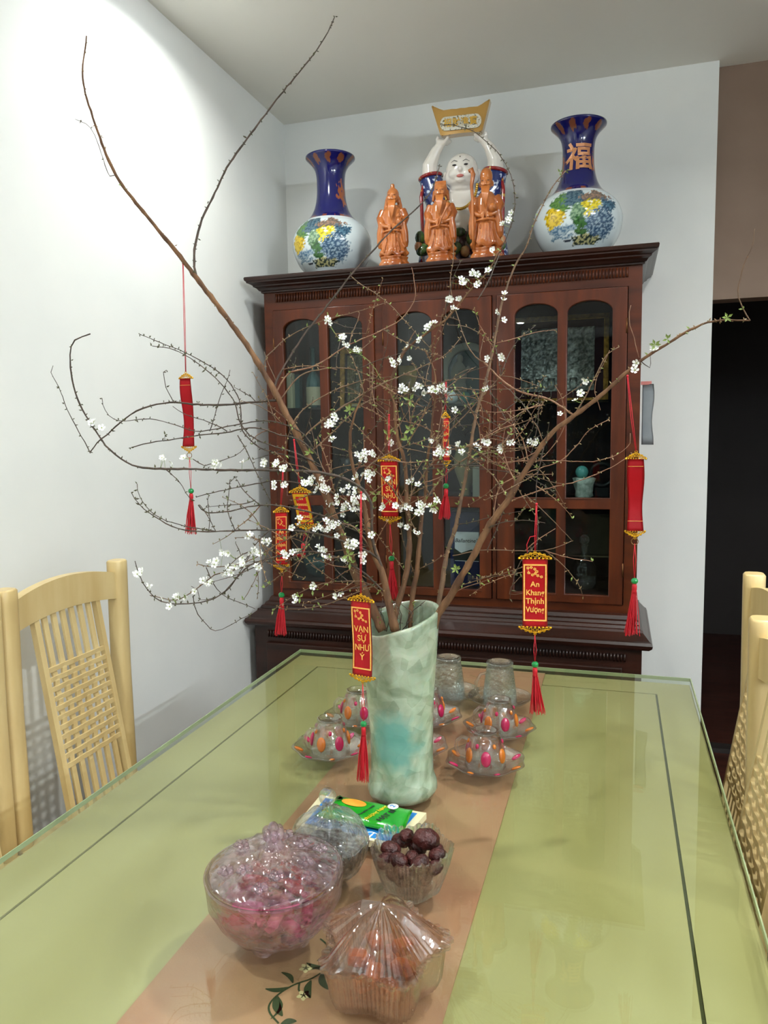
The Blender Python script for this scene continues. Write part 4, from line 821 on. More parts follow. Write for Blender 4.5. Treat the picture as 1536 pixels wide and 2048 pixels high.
B.add([(985, 1045), (1000, 975), (1054, 946), (1120, 922), (1150, 895), (1180, 859), (1218, 839)], .04, .0012, .0006, 'twigr', .5)
B.add([(1000, 925), (1060, 922), (1120, 922), (1186, 923), (1233, 910), (1260, 886), (1260, 866)], .02, .001, .0005, 'twigr', .4, y0=VYc + .03)
B.add([(905, 1112), (950, 1102), (1000, 1100), (1050, 1102), (1090, 1100), (1120, 1092), (1143, 1082)], .02, .0009, .0005, 'twig', .15)
B.add([(940, 1125), (975, 1050), (1000, 1012), (1030, 985)], .0, .0009, .0006, 'twigr', .4)
B.add([(1090, 880), (1082, 920), (1074, 960), (1072, 1010), (1076, 1050), (1073, 1100)], -.03, .0009, .0005, 'twigd', .5)
B.add([(1058, 930), (1045, 880), (1025, 850), (1000, 835)], -.02, .001, .0005, 'twigr', .7)
B.add([(1034, 969), (1015, 930), (1005, 890), (1010, 860)], .02, .0011, .0006, 'twigr', .6)
B.add([(1017, 999), (985, 950), (955, 925), (925, 900), (900, 890)], .02, .0012, .0006, 'twig', .9)
B.add([(1075, 1110), (1062, 1140), (1040, 1155), (1022, 1175), (1018, 1188), (1030, 1190), (1048, 1186)], -.01, .0007, .0005, 'twig', .3)
B.add([(1085, 880), (1075, 855), (1062, 830), (1090, 800), (1075, 825)], -.01, .0008, .0005, 'twig', .4)
B.add([(1200, 1000 - 180), (1190, 770), (1220, 700)], 0, .0006, .0004, 'twigr', .3)
B.add([(1070, 925), (1100, 900), (1130, 850), (1125, 800), (1110, 770)], 0, .0008, .0005, 'twigr', .3)
B.add([(900, 1190), (930, 1175), (960, 1165), (985, 1155)], 0, .0008, .0004, 'twigr', .1)
# fine side twigs in the crowded heart of the bunch
def inheart(u, v): return 500 < u < 1120 and 640 < v < 1180
extra = {A: 34, D: 62, E_: 34, F: 34, Cc: 22, B: 26}
for s, cnt in extra.items():
    made = 0; tries = 0; base = list(s.polys)
    while made < cnt and tries < 900:
        tries += 1; pl = rng.choice(base); i = rng.randrange(1, max(2, len(pl['px']) - 1)); 
        if i >= len(pl['px']) - 1: continue
        u, v, y = pl['px'][i]
        if not inheart(u, v): continue
        a, b = pl['px'][i - 1], pl['px'][i + 1]; ang = math.atan2(b[1] - a[1], b[0] - a[0]) + rng.choice((-1, 1)) * rng.uniform(.5, 1.15)
        L = rng.uniform(45, 135); cv = rng.uniform(-.5, .5); pts = [(u, v)]; st = L / 4
        for k in range(4): ang += cv * .35 + rng.uniform(-.12, .12); pts.append((pts[-1][0] + cos(ang) * st, pts[-1][1] + sin(ang) * st))
        if pts[-1][1] > 1215 or pts[-1][0] < 400: continue
        s.add(pts, rng.uniform(-.07, .07), .0009, .0004, rng.choice(('twig', 'twigr', 'twig', 'twigd')), rng.choice((.5, .8, 1))); made += 1
# short stub shoots inside the vase mouth
for k in range(7):
    u = 765 + rng.random() * 70; D.add([(u, 1262), (u + rng.uniform(-14, 22), 1230), (u + rng.uniform(-28, 40), 1205 - 12 * rng.random())], rng.uniform(-.02, .02), .0008, .0005, 'twigd', .3, y0=VYc + rng.uniform(-.02, .02))
# blossom: five cupped petals and a small centre
def blossom_mesh():
    bm = bmesh.new()
    for k in range(5):
        a = 2 * pi * k / 5; ring = []
        for (r, w_, h) in ((.0006, .0, .0), (.0022, .0013, .0006), (.0036, .0016, .0015), (.0044, .0008, .0021)):
            c = Vector((cos(a) * r, sin(a) * r, h)); q = Vector((-sin(a), cos(a), 0)) * w_
            ring.append([bm.verts.new(c - q), bm.verts.new(c + Vector((0, 0, -.0002))), bm.verts.new(c + q)] if w_ else [bm.verts.new(c)])
        for r0, r1 in zip(ring, ring[1:]):
            if len(r0) == 1: bm.faces.new((r0[0], r1[0], r1[1])); bm.faces.new((r0[0], r1[1], r1[2]))
            else:
                for j in range(2): bm.faces.new((r0[j], r1[j], r1[j + 1], r0[j + 1]))
    bmesh.ops.create_icosphere(bm, subdivisions=1, radius=.0009, matrix=Matrix.Translation((0, 0, .0006)))
    for f in bm.faces:
        if max(v.co.length for v in f.verts) < .0016 and len(f.verts) == 3 and min(abs(v.co.z) for v in f.verts) < .002 and all(math.hypot(v.co.x, v.co.y) < .00095 for v in f.verts): f.material_index = 1
    me = bpy.data.meshes.new('blossom'); bm.to_mesh(me); bm.free(); me.materials.append(M['petal']); me.materials.append(M['pistil']); return me
BLM = blossom_mesh()
CL_ = [(625, 962, 9, 22), (648, 975, 9, 20), (700, 985, 7, 18), (715, 1000, 6, 18), (695, 1020, 6, 16), (672, 1000, 5, 18), (652, 1052, 6, 18), (672, 1060, 6, 18), (640, 1058, 3, 12), (705, 1010, 5, 20), (640, 1100, 3, 12), (650, 1110, 4, 12), (600, 1040, 3, 14), (580, 1060, 2, 10), (575, 1105, 4, 12), (598, 1105, 2, 8), (712, 1090, 3, 8), (695, 1120, 4, 10), (728, 1115, 4, 12), (700, 1085, 3, 8),
 (845, 775, 6, 18), (870, 775, 5, 14), (888, 778, 6, 14), (808, 778, 4, 10), (890, 900, 5, 14), (880, 905, 4, 12), (930, 905, 2, 8), (970, 885, 3, 8), (1003, 896, 3, 8), (1022, 886, 2, 5), (1068, 884, 4, 8), (917, 890, 2, 8), (952, 893, 2, 8), (912, 820, 1, 3), (720, 905, 3, 10), (745, 903, 3, 10), (728, 915, 3, 10), (715, 950, 3, 10), (745, 955, 3, 12), (735, 945, 2, 8),
 (790, 1015, 5, 14), (768, 1010, 3, 12), (812, 1015, 5, 14), (845, 1010, 6, 16), (838, 1025, 3, 12), (785, 885, 2, 8), (862, 886, 2, 6), (780, 955, 2, 8), (840, 970, 1, 4), (820, 960, 2, 8), (878, 1000, 2, 8), (865, 1018, 2, 6), (800, 1050, 2, 8), (810, 1055, 2, 8), (832, 1065, 2, 8),
 (655, 643, 4, 9), (686, 675, 2, 6), (692, 688, 2, 5), (716, 700, 3, 8), (672, 833, 3, 7), (660, 846, 3, 8), (660, 845, 2, 5), (782, 723, 3, 10), (800, 718, 3, 10), (815, 692, 1, 2), (820, 718, 2, 5), (838, 678, 3, 7), (850, 652, 4, 9), (866, 645, 2, 4), (896, 600, 4, 9), (924, 598, 3, 8), (910, 617, 2, 5), (930, 562, 4, 10), (948, 548, 3, 7), (953, 570, 2, 7), (982, 500, 3, 6), (975, 540, 2, 5), (1015, 440, 3, 9), (1008, 448, 2, 6), (1024, 425, 1, 3), (1000, 715, 2, 6), (993, 622, 2, 6), (1005, 640, 1, 3), (1008, 586, 1, 4), (1005, 598, 1, 3), (973, 718, 2, 5), (972, 780, 2, 5),
 (1158, 785, 2, 4), (1150, 800, 1, 3), (1172, 763, 2, 4), (1272, 740, 1, 3), (1275, 727, 1, 3), (1305, 700, 2, 6), (1120, 830, 1, 3),
 (325, 918, 3, 5), (345, 925, 1, 3), (435, 928, 5, 10), (370, 918, 2, 5), (485, 925, 2, 5), (525, 925, 4, 8), (550, 920, 3, 14), (570, 935, 4, 16), (558, 970, 3, 12), (545, 968, 1, 4), (500, 1072, 2, 6), (535, 1085, 4, 8), (505, 1103, 3, 7), (450, 1110, 5, 12), (430, 1125, 4, 12), (455, 1140, 4, 14), (475, 1125, 4, 12), (485, 1120, 4, 12), (515, 1135, 5, 9), (410, 1165, 4, 9), (420, 1165, 2, 8), (390, 1180, 2, 5), (372, 1196, 3, 7), (350, 1195, 3, 7), (272, 1150, 3, 5), (283, 1143, 2, 5), (295, 1170, 2, 6), (338, 1212, 1, 3), (328, 1198, 1, 3), (624, 1170, 2, 6), (588, 1195, 1, 3), (590, 1205, 1, 3), (520, 1108, 2, 5), (187, 845, 2, 6), (203, 855, 1, 3), (672, 1195, 2, 5), (680, 1185, 1, 3), (740, 1070, 1, 5), (665, 880, 2, 8)]
flowers = {s: [] for s in STEMS}
for (u, v, n, rad) in CL_:
    for k in range(n):
        a = rng.random() * 6.283; rr_ = rad * math.sqrt(rng.random()); uu, vv = u + cos(a) * rr_, v + sin(a) * rr_ * .7
        best = None
        for s in STEMS:
            q = s.near(uu, vv); d = math.hypot(q[0] - uu, q[1] - vv)
            if best is None or d < best[0]: best = (d, s, q)
        flowers[best[1]].append((uu, vv, best[2]))
def bud_at(bm, p, sz, mi, tan):
    k = rng.choice((1, 2, 3))
    for j in range(k):
        d = Vector((rng.gauss(0, 1), rng.gauss(0, 1), rng.gauss(.3, 1))).normalized(); d = (d - tan * d.dot(tan) * .4).normalized()
        a = d.cross(Vector((.3, .2, .9))).normalized(); b = d.cross(a); L = sz * rng.uniform(.8, 1.5); w_ = sz * .28
        base = [bm.verts.new(p + d * L * .45 + (a * cos(t) + b * sin(t)) * w_) for t in (0, 2.09, 4.19)]; tip = bm.verts.new(p + d * L); rt = bm.verts.new(p)
        for i in range(3): bm.faces.new((base[i], base[(i + 1) % 3], tip)).material_index = mi; bm.faces.new((base[(i + 1) % 3], base[i], rt)).material_index = mi
NB = 0
for s in STEMS:
    p0 = s.polys[0]['p3'][0]
    t = thing('flowering_branch', s.label, 'branch', p0, 0, 'flowering branches in the glass vase'); s.obj = t
    budbm = bmesh.new()
    for i, pl in enumerate(s.polys):
        pts = [p - p0 for p in pl['p3']]; thick = pl['rad'][0] > .003
        rads = [r * (1 + .16 * rng.uniform(-1, 1)) for r in pl['rad']]
        obj('main_stem' if i == 0 else 'twig', tube(pts, rads, 8 if thick else 5), pl['mat'], t)
        acc = 0; lf = pl['leaf']
        for j in range(1, len(pts)):
            seg = (pts[j] - pts[j - 1]); 
            if rng.random() < .92 * min(1, lf + .12):
                green = 1 if (rng.random() < .22 * lf) else 0
                dark = pl['mat'] == 'twigd'
                bud_at(budbm, pts[j] + Vector((rng.uniform(-1, 1), rng.uniform(-1, 1), rng.uniform(-1, 1))) * pl['rad'][j], .0040 if not green else .0056, 2 if green and not dark else (1 if dark else 0), seg.normalized())
    for (u, v, q) in flowers[s]:
        y = q[2] - rng.uniform(0, .012); p = P(u, v, y) - p0; b = P(*q) - p0
        add_tube(budbm, [b, (b + p) / 2 + Vector((0, 0, -.001)), p], .00035, 3, 2, cap=False); NB += 1
        o = bpy.data.objects.new('blossom', BLM); C.objects.link(o); o.parent = t; o.location = p
        dd = Vector((rng.gauss(0, .6), -1 + rng.gauss(0, .5), .3 + rng.gauss(0, .6))); o.rotation_mode = 'QUATERNION'; o.rotation_quaternion = dd.to_track_quat('Z', 'Y'); sc = rng.uniform(1.0, 1.4); o.scale = (sc,) * 3
    me = bpy.data.meshes.new('leaf_buds'); budbm.to_mesh(me); budbm.free()
    for m in ('bud', 'budd', 'leafg'): me.materials.append(M[m])
    o = bpy.data.objects.new('leaf_buds', me); C.objects.link(o); o.parent = t; o['kind'] = 'stuff'
    if s is not STEMS[-1]: pass
# a few larger fresh leaves
def leaves(s, u, v, n, sz, yl=0):
    q = s.near(u, v); p = P(u, v, q[2] - .006) - s.obj.location
    for k in range(n):
        a = 2 * pi * k / n + rng.random(); d = Vector((cos(a), -.3, sin(a) + .3)).normalized() * sz; w_ = d.cross(Vector((0, 1, 0))).normalized() * sz * .22
        bm = bmesh.new(); vs = [bm.verts.new(x) for x in (p, p + d * .5 + w_, p + d, p + d * .5 - w_, p + d * .5 + Vector((0, .001, 0)))]
        bm.faces.new((vs[0], vs[1], vs[4])); bm.faces.new((vs[1], vs[2], vs[4])); bm.faces.new((vs[2], vs[3], vs[4])); bm.faces.new((vs[3], vs[0], vs[4])); obj('leaf', bm, 'leafg', s.obj)
for (s, u, v, n, sz) in ((A, 700, 820, 6, .011), (B, 912, 1138, 7, .009), (E_, 745, 1005, 3, .014), (E_, 752, 990, 3, .013), (D, 697, 1110, 4, .013), (D, 700, 1125, 3, .012), (B, 1455, 635, 5, .008), (Cc, 1120, 345, 3, .007), (A, 1020 - 200, 800, 3, .012), (E_, 820, 860, 4, .012), (E_, 815, 880, 4, .012), (Cc, 958, 905, 2, .01), (B, 1310, 690, 5, .009), (B, 1335, 678, 4, .008), (D, 600, 1195, 3, .010), (D, 625, 1180, 3, .010), (F, 870, 1012, 4, .01), (F, 880, 945, 4, .009), (A, 620, 905, 5, .010), (E_, 775, 870, 3, .012)): leaves(s, u, v, n, sz)
# ================================================================ hanging banners
def trim(bm, w_, up, dens=1):
    s = 1 if up else -1; n = 9
    for i in range(n): x = (-.5 + i / (n - 1)) * w_; add_ball(bm, (x, -.001, 0), (w_ * .045, .0016, .0014), 5)
    for i in range(7):
        x = (-.5 + (i + .5) / 7) * w_; h = .006 * (1 - abs(2 * x / w_) ** 1.3) + .0016
        add_torus(bm, (x, 0, s * h * .6), w_ * .055, .0007, 8, 4)
        if h > .004: add_torus(bm, (x, 0, s * (h * 1.05)), w_ * .045, .0007, 8, 4)
    add_tube(bm, [(-w_ / 2, 0, s * .001), (-w_ * .25, 0, s * .0055), (0, 0, s * .0088), (w_ * .25, 0, s * .0055), (w_ / 2, 0, s * .001)], .0008, 5)
    for q in (-1, 1): add_ball(bm, (q * w_ * .5, 0, s * .0006), .0017, 6)
    add_torus(bm, (0, 0, s * .0102), .0018, .0006, 8, 4)
    return bm
def banner(label, y, top, bot, wpx, hang, bead, tas_end, text=None, rz=0, plain=False, twist=0, size=.0075, gold_frame=False, ring=False, tail=0, shortcord=True, line=1.1, hasbead=True, loopy=False):
    tp = P(*top, y); bt = P(*bot, y); Wd = wpx / PXM(tp); H = tp.z - bt.z; drift = bt.x - tp.x
    t = thing('hanging_banner', label, 'ornament', tp, 0, 'red banners hanging in the branches')
    r = Euler((0, 0, R(rz))).to_matrix(); r2 = Euler((0, 0, R(rz + twist))).to_matrix()
    tilt = math.atan2(drift, H)
    def bd(x, k, d=0.0):       # point on the cloth: x across, k 0 top..1 bottom, d out of plane
        q = Euler((0, 0, R(rz + twist * k))).to_matrix() @ Vector((x, -d - .0016 * sin(k * 6.0 + 1) * (2.2 if plain else .8), 0)); return q + Vector((drift * k, 0, -H * k))
    bm = bmesh.new(); nx, nk = 6, 22; g = [[bm.verts.new(bd((-.5 + i / nx) * Wd * .80 * (1 + (.10 * sin(k / nk * 7) if plain else 0)), k / nk)) for k in range(nk + 1)] for i in range(nx + 1)]
    for i in range(nx):
        for k in range(nk): bm.faces.new((g[i][k], g[i + 1][k], g[i + 1][k + 1], g[i][k + 1])).smooth = True
    bmesh.ops.solidify(bm, geom=bm.faces[:], thickness=.0006); cl = obj('cloth', bm, 'redplain' if plain else 'red', t)
    bm = trim(bmesh.new(), Wd, True); 
    for v in bm.verts: v.co = r @ v.co
    obj('top_bar', bm, 'gold', t)
    bm = trim(bmesh.new(), Wd, False)
    for v in bm.verts: v.co = r2 @ v.co + Vector((drift, 0, -H))
    obj('bottom_bar', bm, 'gold', t)
    def wrap(me, dd=.0009):
        for v in me.vertices:
            x, yy, z = v.co; v.co = bd(x, min(1, max(0, -z / H)), dd - yy)
        return me
    hw = Wd * .80 / 2
    if plain:
        for kk in (.10, .86): obj('stitching', wrap(to_mesh(box((0, 0, -kk * H), (hw * 1.9, .0002, .0005)))), 'goldprint', cl)
    elif text:
        b = hw * .92; bw = hw * (.12 if not gold_frame else .3); z0, z1 = -.09 * H, -.90 * H
        bm = bmesh.new()
        for c, s_ in (((0, 0, z0), (2 * b, .0002, bw)), ((0, 0, z1), (2 * b, .0002, bw))): add_box(bm, c, s_)
        for k in range(16):
            zc = z0 + (z1 - z0) * (k + .5) / 16
            for q in (-1, 1): add_box(bm, (q * (b - bw / 2), 0, zc), (bw, .0002, (z0 - z1) / 16))
        obj('gold_border', wrap(to_mesh(bm)), 'gold' if gold_frame else 'goldprint', cl)
        if not gold_frame:
            bm = bmesh.new()        # plum blossom sprig print
            fl = ((-.62, .135), (-.34, .125), (-.02, .15), (.16, .185), (-.55, .205), (-.22, .235), (.24, .245), (.55, .262), (.02, .215))
            for k, (fx, fz) in enumerate(fl):
                x, z = fx * b, -fz * H
                for j in range(5): a = j * 1.257 + k; bmesh.ops.create_circle(bm, cap_ends=True, segments=6, radius=hw * .052, matrix=Matrix.Translation((x + cos(a) * hw * .082, 0, z + sin(a) * hw * .082)) @ Matrix.Rotation(pi / 2, 4, 'X'))
            for (p, q) in ((4, 0), (4, 5), (5, 8), (8, 2), (8, 6), (6, 7), (0, 1), (2, 3)): add_tube(bm, [(fl[p][0] * b, .0002, -fl[p][1] * H), (fl[q][0] * b, .0002, -fl[q][1] * H)], .00025, 3)
            obj('blossom_print', wrap(to_mesh(bm)), 'goldprint', cl)
            for i, ln in enumerate(text):
                me = text_mesh(ln, size * 1.1, .0002, .00022); mx_ = max(abs(v_.co.x) for v_ in me.vertices); me.transform(Matrix.Diagonal((min(1, (b - bw) * .93 / mx_), 1, 1, 1))); me.transform(Matrix.Translation((0, 0, (-.375 - .135 * i * line) * H))); obj('lettering', wrap(me), 'goldprint', cl)
        else:
            for i, ln in enumerate(text):
                me = text_mesh(ln, size, .0002, .0003); me.transform(Matrix.Translation((0, 0, (-.20 - .19 * i) * H))); obj('lettering', wrap(me), 'goldprint', cl)
    # cords
    hp = P(*hang, y) - tp; bm = bmesh.new()
    for q in (-1, 1): add_tube(bm, [hp + Vector((q * .0006, 0, 0)), hp * .5 + Vector((q * .0012, 0, 0)), Vector((q * .0006, 0, .0112))], .00055, 5)
    add_ball(bm, hp, .0018, 6)
    if loopy:
        add_tube(bm, [hp * .42, hp * .42 + Vector((-.008, 0, -.002)), Vector((-.012, 0, .020)), Vector((-.011, 0, .008))], .0006, 5)
    obj('hanging_cord', bm, 'redcord', t)
    b0 = Vector((drift, 0, -H - .0115)); be = P(*bead, y) - tp; te = P(*tas_end, y) - tp
    if ring: obj('ring', add_torus(bmesh.new(), b0 + Vector((0, 0, -.004)), .0048 if ring == 1 else .003, .0006, 18, 5), 'ring', t)
    bm = bmesh.new()
    for q in (-1, 1): add_tube(bm, [b0 + Vector((0, 0, 0 if not ring else -.007)), (b0 + be) / 2 + Vector((q * .0018, 0, 0)), be], .0005, 5)
    obj('tassel_cord', bm, 'redcord', t)
    if hasbead: obj('green_bead', ball(be, (.0052, .0048, .0048), 12), 'greenbead', t)
    ts = obj('tassel', add_lathe(bmesh.new(), [(.0022, 0), (.0036, -.003), (.0036, -.009), (.0028, -.0105), (.004, -.014)], 12, c=tuple(be + Vector((0, 0, -.004)))), 'redthread', t)
    bm = bmesh.new(); L = be.z - te.z
    for k in range(46):
        a = rng.random() * 6.283; q = math.sqrt(rng.random()); s0 = be + Vector((cos(a) * .003 * q, sin(a) * .003 * q, -.014)); wob = rng.uniform(-1, 1) * .0015
        e = te + Vector((cos(a) * .0095 * q * (1 + .3 * rng.random()), sin(a) * .007 * q, rng.uniform(-.003, .004)))
        m = s0.lerp(e, .5) + Vector((wob, 0, 0)); add_tube(bm, [s0, m, e], [.0006, .0007, .0005], 4)
    obj('tassel_threads', bm, 'redthread', t, kind='stuff')
    return t
banner('plain red banner hanging alone at far left before the white wall', P and 1.17, (372, 757), (378, 893), 30, (366, 527), (382, 982), (382, 1066), rz=0, plain=True, twist=8, ring=1)
banner('red banner lettered VẠN SỰ NHƯ Ý hanging in front of the glass vase', 1.045, (722, 1202), (725, 1352), 58, (722, 985), (727, 1448), (726, 1560), ['VẠN', 'SỰ', 'NHƯ', 'Ý'], rz=-12, size=.0118, line=.92)
banner('red banner lettered An Khang Thịnh Vượng hanging right of the glass vase', 1.10, (1070, 1117), (1070, 1254), 62, (1073, 1008), (1070, 1329), (1074, 1425), ['An', 'Khang', 'Thịnh', 'Vượng'], rz=8, size=.0104, line=.92, loopy=True)
banner('plain red banner hanging at right against the cabinet edge', 1.15, (1272, 918), (1270, 1062), 38, (1255, 752), (1269, 1162), (1264, 1268), plain=True, rz=-5, twist=12, ring=1)
banner('narrow red lettered banner hanging at the left edge of the cabinet', 1.12, (562, 1024), (563, 1130), 29, (566, 940), (563, 1190), (560, 1268), ['An', 'Khang', 'Thịnh', 'Vượng'], rz=30, size=.0066, line=.92, ring=2)
banner('red lettered banner half hidden among blossoms before the middle door', 1.19, (778, 922), (780, 1034), 44, (778, 830), (783, 1117), (787, 1195), ['VẠN', 'SỰ', 'NHƯ', 'Ý'], rz=4, size=.0105, line=.92)
banner('narrow red banner high among blossoms with its cord below the arched plaque', 1.22, (891, 835), (893, 922), 18, (892, 762), (892, 972), (890, 1036), ['Lộc', 'Xuân'], rz=40, size=.0055)
banner('small gold framed red tag tilted beside the left door', 1.12, (600, 985), (612, 1048), 44, (588, 880), (606, 1082), (598, 1112), ['AN', 'KHANG', 'THỊNH', 'VƯỢNG'], rz=0, size=.0052, gold_frame=True, hasbead=False)
# ================================================================ crystal bowls and sweets on the table
def cut(profile, n, fn, mat, name, parent, loc=None, flat=True):
    bm = lathe(profile, n, fn=fn, cap=True)
    if flat:
        for f in bm.faces: f.smooth = False
    return obj(name, bm, mat, parent, loc)
# lilac candy bowl
bx, by = -.374, .752
t = thing('candy_bowl', 'large lilac crystal candy bowl with flower knob lid, full of sweets', 'bowl', (bx, by, TOP))
def petal(r, z, a): return (r * (1 + .030 * abs(sin(6 * a)) * (1 if .012 < z < .078 else 0) + .012 * sin(12 * a + z * 200) * (1 if .015 < z < .07 else 0)), z)
cut([(.0001, .010), (.020, .010), (.034, .012), (.052, .022), (.066, .038), (.075, .058), (.0795, .078), (.0805, .086), (.081, .089), (.078, .089), (.0765, .080), (.070, .056), (.061, .036), (.044, .022), (.0001, .016)], 72, petal, 'purple', 'bowl_body', t, flat=False)
for k in range(4):
    a = -pi / 2 - .1 + k * pi / 2; bm = ball((.030 * cos(a), .030 * sin(a), .0095), (.013, .010, .0098), 12); obj('foot', bm, 'purple', t)
bm = bmesh.new()
def lidf(r, z, a): return (r, z + .0035 * sin(6 * a) * sin(pi * min(1, r / .075)) + .002 * sin(17 * a + r * 300) * (1 if .02 < r < .068 else 0))
lathe_l = add_lathe(bm, [(.0765, .0895), (.073, .093), (.062, .099), (.046, .104), (.030, .107), (.020, .1085), (.019, .113), (.016, .116), (.010, .119), (.0085, .124), (.0001, .124), ], 72, fn=lidf)
obj('lid', bm, 'purple', t)
bm = bmesh.new()
for k in range(6): a = k * pi / 3; add_ball(bm, (.0085 * cos(a), .0085 * sin(a), .133), (.0055, .0055, .0075), 8)
add_ball(bm, (0, 0, .138), (.007, .007, .0085), 8); add_lathe(bm, [(.013, .116), (.009, .123), (.006, .130)], 16); obj('knob', bm, 'purple', t)
for k in range(12):       # rosettes moulded on lid and bowl
    a = k * 2 * pi / 12 + (.17 if k % 2 else 0); r = .056 if k % 2 else .040
    bm = bmesh.new()
    for j in range(5): b = j * 1.257; add_ball(bm, (r * cos(a) + .0055 * cos(b), r * sin(a) + .0055 * sin(b), (.1005 if k % 2 else .1045)), (.0048, .0048, .003), 6)
    obj('rosette', bm, 'purple', t)
def candy(lbl, x, y, z, mat, rot, s=1.0, ends=None):
    c = thing('wrapped_candy', lbl, 'candy', (x, y, z), rot, 'wrapped sweets in the lilac bowl')
    bm = bmesh.new(); add_tube(bm, [(-.014 * s, 0, 0), (-.012 * s, 0, 0), (.012 * s, 0, 0), (.014 * s, 0, 0)], [.005 * s, .0075 * s, .0075 * s, .005 * s], 10); obj('sweet', bm, mat, c)
    for q in (-1, 1):
        bm = bmesh.new(); n = 9; ctr = [bm.verts.new((q * .0135 * s, .002 * cos(i * 6.283 / n) * s, .002 * sin(i * 6.283 / n) * s)) for i in range(n)]; out = [bm.verts.new((q * (.022 + .002 * (i % 2)) * s, .0075 * cos(i * 6.283 / n) * s, .004 * sin(i * 6.283 / n) * s)) for i in range(n)]
        for i in range(n): bm.faces.new((ctr[i], ctr[(i + 1) % n], out[(i + 1) % n], out[i]))
        obj('wrapper_end', bm, ends or mat, c)
    return c
cols = [('wrapr', 'red'), ('wrapg', 'gold'), ('wrapp', 'pink'), ('wrapd', 'dark')]
spots = [(-.040, -.035, .042), (.000, -.048, .040), (.038, -.032, .044), (.048, .008, .046), (-.048, .006, .046), (.0, .0, .036), (-.03, .04, .046), (.028, .040, .046), (-.020, -.030, .060), (.022, -.028, .062), (.042, .014, .066), (-.042, .014, .066), (0, .030, .064), (0, -.004, .056), (-.018, -.050, .064), (.026, -.052, .066), (0, -.015, .075), (-.028, .004, .078), (.028, .004, .078), (0, .020, .080)]
desc = ['front left', 'front', 'front right', 'right', 'left', 'middle', 'back left', 'back right']
for k, (x, y, z) in enumerate(spots):
    m, cn = cols[(k * 7 + k // 3) % 4]
    lay = 'bottom' if z < .05 else ('middle' if z < .07 else 'top'); dsc = desc[[min(range(8), key=lambda q: ([(-.04, -.035), (0, -.05), (.04, -.035), (.048, .01), (-.048, .01), (0, 0), (-.03, .04), (.03, .04)][q][0] - x) ** 2 + ([(-.04, -.035), (0, -.05), (.04, -.035), (.048, .01), (-.048, .01), (0, 0), (-.03, .04), (.03, .04)][q][1] - y) ** 2)][0]]
    if k == 15: dsc = 'very front edge'
    candy('%s wrapped candy in the %s layer of the lilac bowl, at its %s' % (cn, lay, dsc), bx + x * .78, by + y * .78, TOP + z * .82 + .004, m, (rng.uniform(-.3, .3), rng.uniform(-.3, .3), rng.uniform(0, 3.1)), .9)
# clear jar with dome lid
jx, jy = -.358, .882
t = thing('lidded_jar', 'clear cut glass jar with domed lid and ball knob behind the lilac bowl', 'jar', (jx, jy, TOP))
def flute(r, z, a): return (r * (1 + .020 * abs(sin(16 * a))), z + (.002 * cos(32 * a) if z > .0535 and r > .04 and z < .06 else 0))
cut([(.0001, .006), (.026, .004), (.030, .008), (.042, .020), (.050, .036), (.0535, .055), (.051, .0555), (.047, .037), (.039, .022), (.0001, .010)], 128, flute, 'clear', 'jar_body', t)
cut([(.0535, .0575), (.052, .062), (.046, .075), (.034, .088), (.018, .095), (.009, .099), (.007, .105), (.0001, .105)], 64, lambda r, z, a: (r * (1 + .014 * cos(16 * a)), z + .0018 * cos(8 * a + r * 150)), 'clear', 'lid', t)
obj('ball_knob', ball((0, 0, .116), .0115, 18), 'clearplain', t)
for k in range(3): a = k * 2.09 + .5; obj('foot', ball((.022 * cos(a), .022 * sin(a), .006), (.008, .008, .006), 8), 'clear', t)
sd = obj('melon_seeds', blob(add_lathe(bmesh.new(), [(.0001, .012), (.03, .016), (.041, .032), (.0445, .046), (.03, .052), (.0001, .054)], 32, fn=lambda r, z, a: (r * (1 + .03 * sin(13 * a + z * 400)), z + .003 * sin(9 * a + r * 400))), .003, 0), 'seeds', None, loc=(jx, jy, TOP))
sd['kind'] = 'stuff'; tag(sd, 'dark melon seeds filling the clear jar with the domed lid', 'seeds')
# ribbed open bowl with dates
dx, dy = -.246, .890
t = thing('ribbed_bowl', 'clear ribbed glass bowl with a zigzag rim full of dried dates', 'bowl', (dx, dy, TOP), .2)
def starf(r, z, a): k = 1 + .05 * cos(5 * a + .6); return (r * k * (1 + .022 * (1 if (int(a / (2 * pi) * 120) % 2) else -1) * (1 if r > .02 else 0)), z + (.003 * cos(5 * a + .6) + .002 * cos(30 * a) if z > .055 else 0))
cut([(.0001, .003), (.028, .001), (.034, .003), (.040, .020), (.047, .042), (.0525, .062), (.0495, .062), (.044, .042), (.037, .021), (.030, .008), (.0001, .007)], 120, starf, 'clear', 'bowl_body', t)
def dmesh(sd_):
    bm = bmesh.new(); bmesh.ops.create_icosphere(bm, subdivisions=3, radius=1)
    for v in bm.verts: n_ = noise.noise(v.co * 2.2 + Vector((sd_, 0, 0))); r_ = 1 + .10 * n_ + .05 * abs(noise.noise(v.co * 6 + Vector((0, sd_, 0)))); v.co = Vector((v.co.x * .0135, v.co.y * .0105, v.co.z * .0098)) * r_
    for f in bm.faces: f.smooth = True
    return to_mesh(bm, 'date')
DM = [dmesh(k * 3.1) for k in range(3)]
